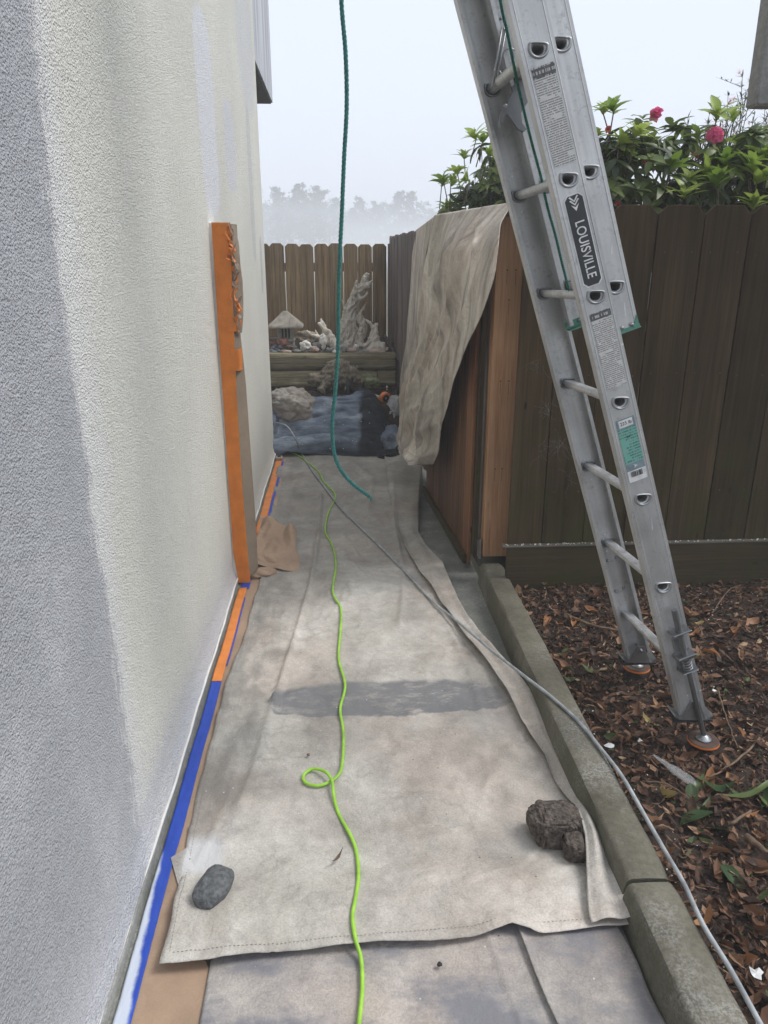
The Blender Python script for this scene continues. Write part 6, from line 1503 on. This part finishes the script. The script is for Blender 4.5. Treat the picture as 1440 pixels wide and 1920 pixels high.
# plastic wrapper
U, V = np.meshgrid(np.linspace(0, 1, 24), np.linspace(0, 2 * math.pi, 22), indexing='ij')
a, b = gz(1225, 1415, .09), gz(1305, 1472, .09); dv = b - a; nn = np.array([-dv[1], dv[0], 0]); nn /= np.linalg.norm(nn)
rr = np.interp(U, [0, .3, .6, .9, 1], [0.004, 0.010, 0.017, 0.014, 0.003]) * (1 + 0.25 * fbm(U * 6, V * 1.5, 3)) 
P = a[None, None] + dv[None, None] * U[..., None] + nn[None, None] * (np.cos(V) * rr)[..., None] + np.array([0, 0, 1])[None, None] * (np.sin(V) * rr * 0.5)[..., None]
tag(MB().grid(P[..., 0], P[..., 1], P[..., 2]).build('plastic_wrapper', M['plastic'], smooth=True), 'clear crinkled plastic wrapper lying on the leaves between kerb and ladder foot', 'plastic wrapper')
#@@PLANTS
# ================================================================== SHRUBS
def one_leaf(V, F, base, d, up, L, w_, droop, fold=0.25, n=4):
    side = d.cross(up); side = side.normalized() if side.length > 1e-5 else Vector((1, 0, 0)); nrm = side.cross(d).normalized()
    o = len(V)
    for i in range(n + 1):
        t_ = i / n; wd = w_ * math.sin(math.pi * (0.06 + 0.93 * t_ ** 0.85)) ** 0.75 * 0.5
        c = base + d * L * t_ - nrm * droop * L * t_ * t_
        V += [tuple(c - side * wd + nrm * fold * wd), tuple(c), tuple(c + side * wd + nrm * fold * wd)]
    for i in range(n):
        for j in (0, 1): F.append((o + 3 * i + j, o + 3 * i + j + 1, o + 3 * i + j + 4, o + 3 * i + j + 3))
    return 3 * (n + 1)
def whorl(V, F, c, axis, rg, nl, L, w_, elev, droop):
    axis = axis.normalized(); p = axis.orthogonal().normalized(); q_ = axis.cross(p); cnt = 0; ph = rg.random() * 6.28
    for k in range(nl):
        a = ph + k * 2.399; e = elev + rg.gauss(0, 0.18) ; d = (p * math.cos(a) + q_ * math.sin(a)) * math.cos(e) + axis * math.sin(e)
        cnt += one_leaf(V, F, c + axis * 0.004 * k, d.normalized(), axis, L * rg.uniform(0.7, 1.12), w_ * rg.uniform(0.8, 1.15), droop + rg.gauss(0, 0.1))
    return cnt
def mesh_of(name, V, F, mat, tone=None):
    me = bpy.data.meshes.new(name); me.from_pydata(V, [], F); me.materials.append(mat); me.polygons.foreach_set('use_smooth', [True] * len(me.polygons))
    if tone is not None: at = me.attributes.new('tone', 'FLOAT', 'POINT'); at.data.foreach_set('value', np.asarray(tone, np.float32))
    return me
rg = random.Random(31)
NEW = []
for k in range(4):
    V, F = [], []; whorl(V, F, Vector((0, 0, 0)), Vector((0, 0, 1)), rg, 10, 0.095, 0.036, 0.62, 0.3); whorl(V, F, Vector((0, 0, 0.01)), Vector((0, 0, 1)), rg, 4, 0.06, 0.02, 1.1, 0.1)
    NEW.append(mesh_of('new_shoot', V, F, M['leaf_new']))
def blossom_mesh(n_b, mat, r=0.034):
    V, F = [], []
    for b in range(n_b):
        a = b * 2.4; tiltv = Vector((math.cos(a) * 0.75, math.sin(a) * 0.75, 0.8)).normalized() if b else Vector((0, 0, 1)); c = tiltv * 0.028
        p = tiltv.orthogonal().normalized(); q_ = tiltv.cross(p)
        for k in range(5):
            th = k * 1.2566 + b; d = (p * math.cos(th) + q_ * math.sin(th)) * 0.95 + tiltv * 0.28; d.normalize(); one_leaf(V, F, c, d, tiltv, r * 1.25, r * 1.15, 0.35, 0.35, 4)
    return mesh_of('blossom', V, F, mat)
BL = [blossom_mesh(6, M['petal']), blossom_mesh(3, M['petal']), blossom_mesh(3, M['petal_red'], 0.02)]
def shrub(name, label, blobs, nwh, shoots, flowers, base, seed, nstem=26, lw=(0.095, 0.034), mat='leaf_dark', cat='shrub', group=None):
    rg = random.Random(seed); root = thing(name, label, cat, base)
    if group: root['group'] = group
    V, F, T = [], [], []
    ends = []
    for i in range(nwh):
        b = rg.choices(blobs, weights=[bb[3] * bb[4] * bb[5] for bb in blobs])[0]
        while True:
            p = Vector((rg.uniform(-1, 1), rg.uniform(-1, 1), rg.uniform(-1, 1)))
            if p.length < 1: break
        if rg.random() < 0.6: p = p.normalized() * rg.uniform(0.75, 1.0)
        c = Vector((b[0] + p.x * b[3], b[1] + p.y * b[4], b[2] + p.z * b[5])); ax = (Vector((p.x, p.y, p.z * 0.6 + 0.9)) + Vector((rg.gauss(0, .3), rg.gauss(0, .3), 0))).normalized()
        tn = min(1, max(0, rg.gauss(0.4, 0.28))); m_ = whorl(V, F, c, ax, rg, rg.randint(5, 9), lw[0], lw[1], rg.uniform(-0.35, 0.45), 0.35); T += [tn] * m_; ends.append(c)
    me = mesh_of('foliage', V, F, M[mat], T); fo = link('foliage', me, root); fo['kind'] = 'stuff'
    for k in range(nstem):
        e = rg.choice(ends); b0 = Vector((base[0] + (e.x - base[0]) * 0.35 + rg.gauss(0, 0.12), base[1] + (e.y - base[1]) * 0.3 + rg.gauss(0, 0.1), base[2])); md = b0.lerp(e, 0.55) + Vector((rg.gauss(0, .06), rg.gauss(0, .06), 0.12))
        MBt = MB().tube(catmull([b0, md, e], 6), [0.011 - 0.0085 * i / 12 for i in range(13)], 5); MBt.build('stem', M['stem'], root, smooth=True)
    for (u, v, Y, s_) in shoots:
        o = bpy.data.objects.new('new_shoot', rg.choice(NEW)); COL.objects.link(o); o.location = gy(u, v, Y); o.rotation_euler = (rg.gauss(0.15, .25), rg.gauss(0, .3), rg.random() * 6); o.scale = [s_] * 3
        o.parent = root; o.matrix_parent_inverse = WM(root).inverted()
        p_ = Vector(gy(u, v, Y)); MB().tube([p_ + Vector((0, 0, 0.01)), p_ + Vector((rg.gauss(0, .02), rg.gauss(0, .02), -0.14))], [0.003, 0.004], 5).build('stem', M['stem'], root, smooth=True)
    for (u, v, Y, s_, kd) in flowers:
        o = bpy.data.objects.new('blossom', BL[kd]); COL.objects.link(o); o.location = gy(u, v, Y); o.rotation_euler = (1.0 + rg.gauss(0, .2), rg.gauss(0, .3), rg.gauss(0, .4)); o.scale = [s_] * 3
        o.parent = root; o.matrix_parent_inverse = WM(root).inverted()
    return root
G = gy
shrub('flowering_shrub', 'leafy rhododendron with two pink blossom heads showing above the brown fence', [
    (1.50, 3.95, 1.88, .34, .25, .27), (1.95, 4.0, 1.88, .36, .25, .27), (1.45, 4.0, 2.10, .2, .2, .13), (1.75, 4.0, 2.12, .16, .18, .1), (2.05, 4.0, 2.08, .22, .2, .12), (2.35, 4.1, 1.88, .3, .25, .3), (1.3, 4.1, 1.85, .2, .25, .25), (2.3, 4.05, 2.12, .2, .2, .14)],
    450, [(1150, 215, 3.9, 1.1), (1190, 258, 3.8, 1.0), (1130, 215, 4.0, .8), (1255, 330, 3.75, 1.25), (1345, 352, 3.7, 1.2), (1345, 225, 3.9, 1.2), (1375, 230, 3.95, .9), (1400, 320, 3.75, 1.3), (1418, 345, 3.7, 1.3), (1310, 262, 3.9, .8), (1160, 275, 3.85, .9), (1320, 330, 3.8, 1.0),
                              (1280, 375, 3.7, 1.1), (1410, 395, 3.62, 1.1), (1115, 265, 3.9, .9), (1210, 375, 3.9, 1.0), (1390, 285, 3.9, 1.0), (1430, 300, 3.8, 1.1), (1175, 300, 3.9, .8), (1360, 312, 3.8, 1.0), (1125, 350, 3.9, .9), (1290, 345, 3.8, .9)],
    [(1231, 216, 4.0, 0.75, 1), (1340, 255, 3.85, 0.85, 0), (1210, 305, 3.9, .45, 2), (1157, 384, 3.8, .5, 2), (1142, 245, 3.95, .6, 2), (1303, 293, 3.9, .5, 2)], (1.8, 4.05, 0.03), 41, 34)
shrub('flowering_shrub', 'smaller leafy rhododendron rising above the hanging cloth left of the ladder', [(1.12, 5.45, 2.02, .2, .3, .26), (0.95, 5.5, 1.88, .18, .28, .18), (1.22, 5.3, 1.85, .2, .3, .3), (1.1, 5.5, 2.26, .11, .15, .12), (0.78, 5.5, 1.9, .07, .1, .06)],
    260, [(893, 262, 5.3, 1.1), (905, 270, 5.4, 1.0), (870, 300, 5.3, .9), (832, 345, 5.4, 1.0), (845, 350, 5.2, .9), (838, 392, 5.2, .8), (915, 295, 5.2, .9), (828, 350, 5.5, .9), (880, 340, 5.1, .9), (920, 258, 5.3, .8), (858, 330, 5.2, .9)], [], (1.15, 5.5, 0.03), 43, 22, lw=(0.095, 0.034))
# sparse narrow-leaved bush behind, upper right
rg = random.Random(77); root = thing('bottlebrush_bush', 'sparse twiggy bush with narrow leaves and small red tufts behind the rhododendron at the right', 'shrub', (2.7, 4.9, 0.03)); V, F, T = [], [], []; mb = MB()
tips = [(1210, 150, 0), (1195, 172, 1)]
targets = [(1392, 145), (1365, 180), (1412, 155), (1435, 190), (1330, 215), (1350, 240), (1385, 215), (1420, 235), (1440, 220), (1375, 265), (1410, 270), (1435, 280), (1395, 300), (1340, 195), (1425, 310), (1450, 250), (1460, 200), (1320, 245), (1300, 262), (1290, 220), (1305, 240), (1365, 205), (1360, 330), (1400, 340), (1445, 340), (1430, 260), (1415, 215), (1445, 300), (1380, 240), (1350, 285)]
targets += [(u + rg.uniform(-18, 16), v + rg.uniform(8, 60)) for (u, v) in targets] + [(u + rg.uniform(-25, 10), v + rg.uniform(40, 110)) for (u, v) in targets]
for (u, v) in targets:
    Y = rg.uniform(4.5, 5.1); e = Vector(gy(u, v, Y)); b0 = Vector((e.x * 0.72 + 0.62 + rg.gauss(0, .1), 4.8 + rg.gauss(0, .1), 0.9)); md = b0.lerp(e, 0.6) + Vector((rg.gauss(0, .05), 0, -0.05))
    P = catmull([b0, md, e], 14); mb.tube(P, [0.006 - 0.0046 * i / len(P) for i in range(len(P))], 5)
    for i in range(8, len(P)):
        for _ in range(4 if i < len(P) - 3 else 5):
            d = Vector((rg.gauss(0, 1), rg.gauss(0, 1), rg.uniform(0.1, 1.2))).normalized(); m_ = one_leaf(V, F, P[i], d, Vector((0, 0, 1)), rg.uniform(.03, .055), .008, .05, .2, 2); T += [rg.random()] * m_
    if rg.random() < 0.8:
        for _ in range(5):
            sb = P[rg.randint(8, len(P) - 2)]; se = sb + Vector((rg.gauss(0, .09), rg.gauss(0, .08), rg.uniform(.02, .15))); mb.tube([sb, se], [.002, .001], 4)
            for j in range(9): d = Vector((rg.gauss(0, 1), rg.gauss(0, 1), rg.uniform(0, 1))).normalized(); m_ = one_leaf(V, F, sb.lerp(se, j / 8), d, Vector((0, 0, 1)), rg.uniform(.022, .045), .007, .05, .2, 2); T += [rg.random()] * m_
link('foliage', mesh_of('foliage', V, F, M['leaf_thin'], T), root)['kind'] = 'stuff'; mb.build('branches', M['stem'], root, smooth=True)
for (u, v, s_, mt) in ((1386, 138, .028, 'petal_red'), (1370, 190, .03, 'petal_red'), (1405, 152, .035, 'leaf_new'), (1375, 188, .03, 'petal_red'), (1428, 283, .03, 'petal_red'), (1404, 232, .02, 'petal_red')):
    V2, F2 = [], []; c = Vector(gy(u, v, 4.7))
    for k in range(46): d = Vector((rg.gauss(0, 1), rg.gauss(0, 1), rg.gauss(0.4, 1))).normalized(); one_leaf(V2, F2, c, d, Vector((0, 0, 1)) if abs(d.z) < .95 else Vector((1, 0, 0)), s_ * rg.uniform(.6, 1.1), .004, 0, .2, 1)
    link('tuft', mesh_of('tuft', V2, F2, M[mt] if mt != 'leaf_new' else M['leaf_thin'], [0.5] * len(V2)), root)

# ------------------------------------------------------------------ far trees in the fog
def far_tree_meshes(kind, seed):
    rg = random.Random(seed); V, F, T = [], [], []; tr = MB(); Ht = 10.0
    tr.tube([(rg.gauss(0, .05) * i, rg.gauss(0, .05) * i, Ht * i / 8 * (0.97)) for i in range(9)], [0.19 - 0.02 * i for i in range(9)], 7)
    if kind == 'pine':
        cl = []
        for k in range(38):
            h = Ht * (0.35 + 0.65 * (k / 38) ** 0.9); r = (1 - (h / Ht)) * 3.6 + 0.55 * abs(math.sin(k * 1.3)) + 0.2; a = rg.random() * 6.28; L = r * rg.uniform(.5, 1.15)
            e = Vector((math.cos(a) * L, math.sin(a) * L, h + rg.uniform(-.1, .35))); tr.tube([(0, 0, h - .2), tuple(e)], [.05, .015], 4)
            for j in range(5): cl.append((Vector((0, 0, h)).lerp(e, rg.uniform(.35, 1.05)), rg.uniform(.22, .42)))
    else:
        cl = []
        for k in range(150):
            while True:
                p = Vector((rg.uniform(-1, 1), rg.uniform(-1, 1), rg.uniform(-1, 1)))
                if .45 < p.length < 1: break
            cl.append((Vector((p.x * 2.3, p.y * 2.3, Ht * 0.6 + p.z * Ht * 0.37)), rg.uniform(.3, .55)))
        for k in range(10): c = rg.choice(cl)[0]; tr.tube([(0, 0, Ht * rg.uniform(.25, .6)), tuple(c)], [.07, .02], 4)
    for c, s_ in cl:
        tn = rg.random()
        for j in range(16):
            o = c + Vector((rg.gauss(0, s_ * .6), rg.gauss(0, s_ * .6), rg.gauss(0, s_ * .42))); a = Vector((rg.gauss(0, 1), rg.gauss(0, 1), rg.gauss(0, .6))).normalized(); b = a.orthogonal().normalized(); z_ = rg.uniform(.1, .22)
            i0 = len(V); V += [tuple(o - a * z_), tuple(o + b * z_ * .6), tuple(o + a * z_), tuple(o - b * z_ * .6)]; F.append((i0, i0 + 1, i0 + 2, i0 + 3)); T += [tn] * 4
    return mesh_of('crown', V, F, M['tree_leaf'], T), tr
protos = []
for kind, sd_ in (('pine', 1), ('pine', 2), ('round', 3), ('round', 4)):
    cm, tr = far_tree_meshes(kind, sd_); tm = bpy.data.meshes.new('trunk'); tm.from_pydata(tr.v, [], tr.f); tm.materials.append(M['trunk']); protos.append((cm, tm, kind))
trees = [  # px of the top, top row, distance, proto
    (503, 372, 62, 2), (520, 352, 66, 0), (541, 362, 60, 3), (560, 348, 70, 1), (575, 350, 64, 2), (597, 350, 68, 0), (615, 372, 60, 3), (640, 388, 74, 2), (660, 392, 88, 1), (686, 385, 92, 3), (705, 378, 86, 0), (728, 372, 82, 2),
    (750, 362, 78, 1), (768, 360, 74, 0), (790, 372, 76, 3), (812, 392, 82, 0), (835, 395, 86, 2), (480, 360, 64, 1), (460, 365, 70, 2), (630, 372, 98, 0), (674, 372, 104, 1), (585, 380, 56, 3), (530, 385, 56, 2)]
for i, (u, v, Y, k) in enumerate(trees):
    Y *= 3.6 if u < 640 else 4.5
    cm, tm, kind = protos[k]; p = gy(u, v, Y); sc = (p[2] + 0.09) / 10.0
    lab = ('fog-faded tall thin conifer in the treeline beyond the back fence' if kind == 'pine' else 'fog-faded round bushy tree in the treeline beyond the back fence')
    t = thing('pine_tree' if kind == 'pine' else 'bushy_tree', lab, 'tree', (p[0], Y, -0.09), rz=i * 1.3, group='fog-faded conifers beyond the fence' if kind == 'pine' else 'fog-faded bushy trees beyond the fence')
    t.scale = (sc * 1.05, sc * 1.05, sc)
    for nm, m_ in (('trunk', tm), ('crown', cm)):
        o = bpy.data.objects.new(nm, m_); COL.objects.link(o); o.parent = t

# ------------------------------------------------------------------ fog
hz = NT('fog_air'); vol = hz.t.nodes.new('ShaderNodeVolumePrincipled')
vol.inputs['Color'].default_value = (0.96, 0.975, 1.0, 1); vol.inputs['Density'].default_value = 0.0078; vol.inputs['Anisotropy'].default_value = 0.0
hz.t.links.new(vol.outputs[0], hz.out.inputs['Volume'])
o = MB().box((0, 195, 5.6), (800, 600, 13.6)).build('haze', hz.m); tag(o, kind='stuff')
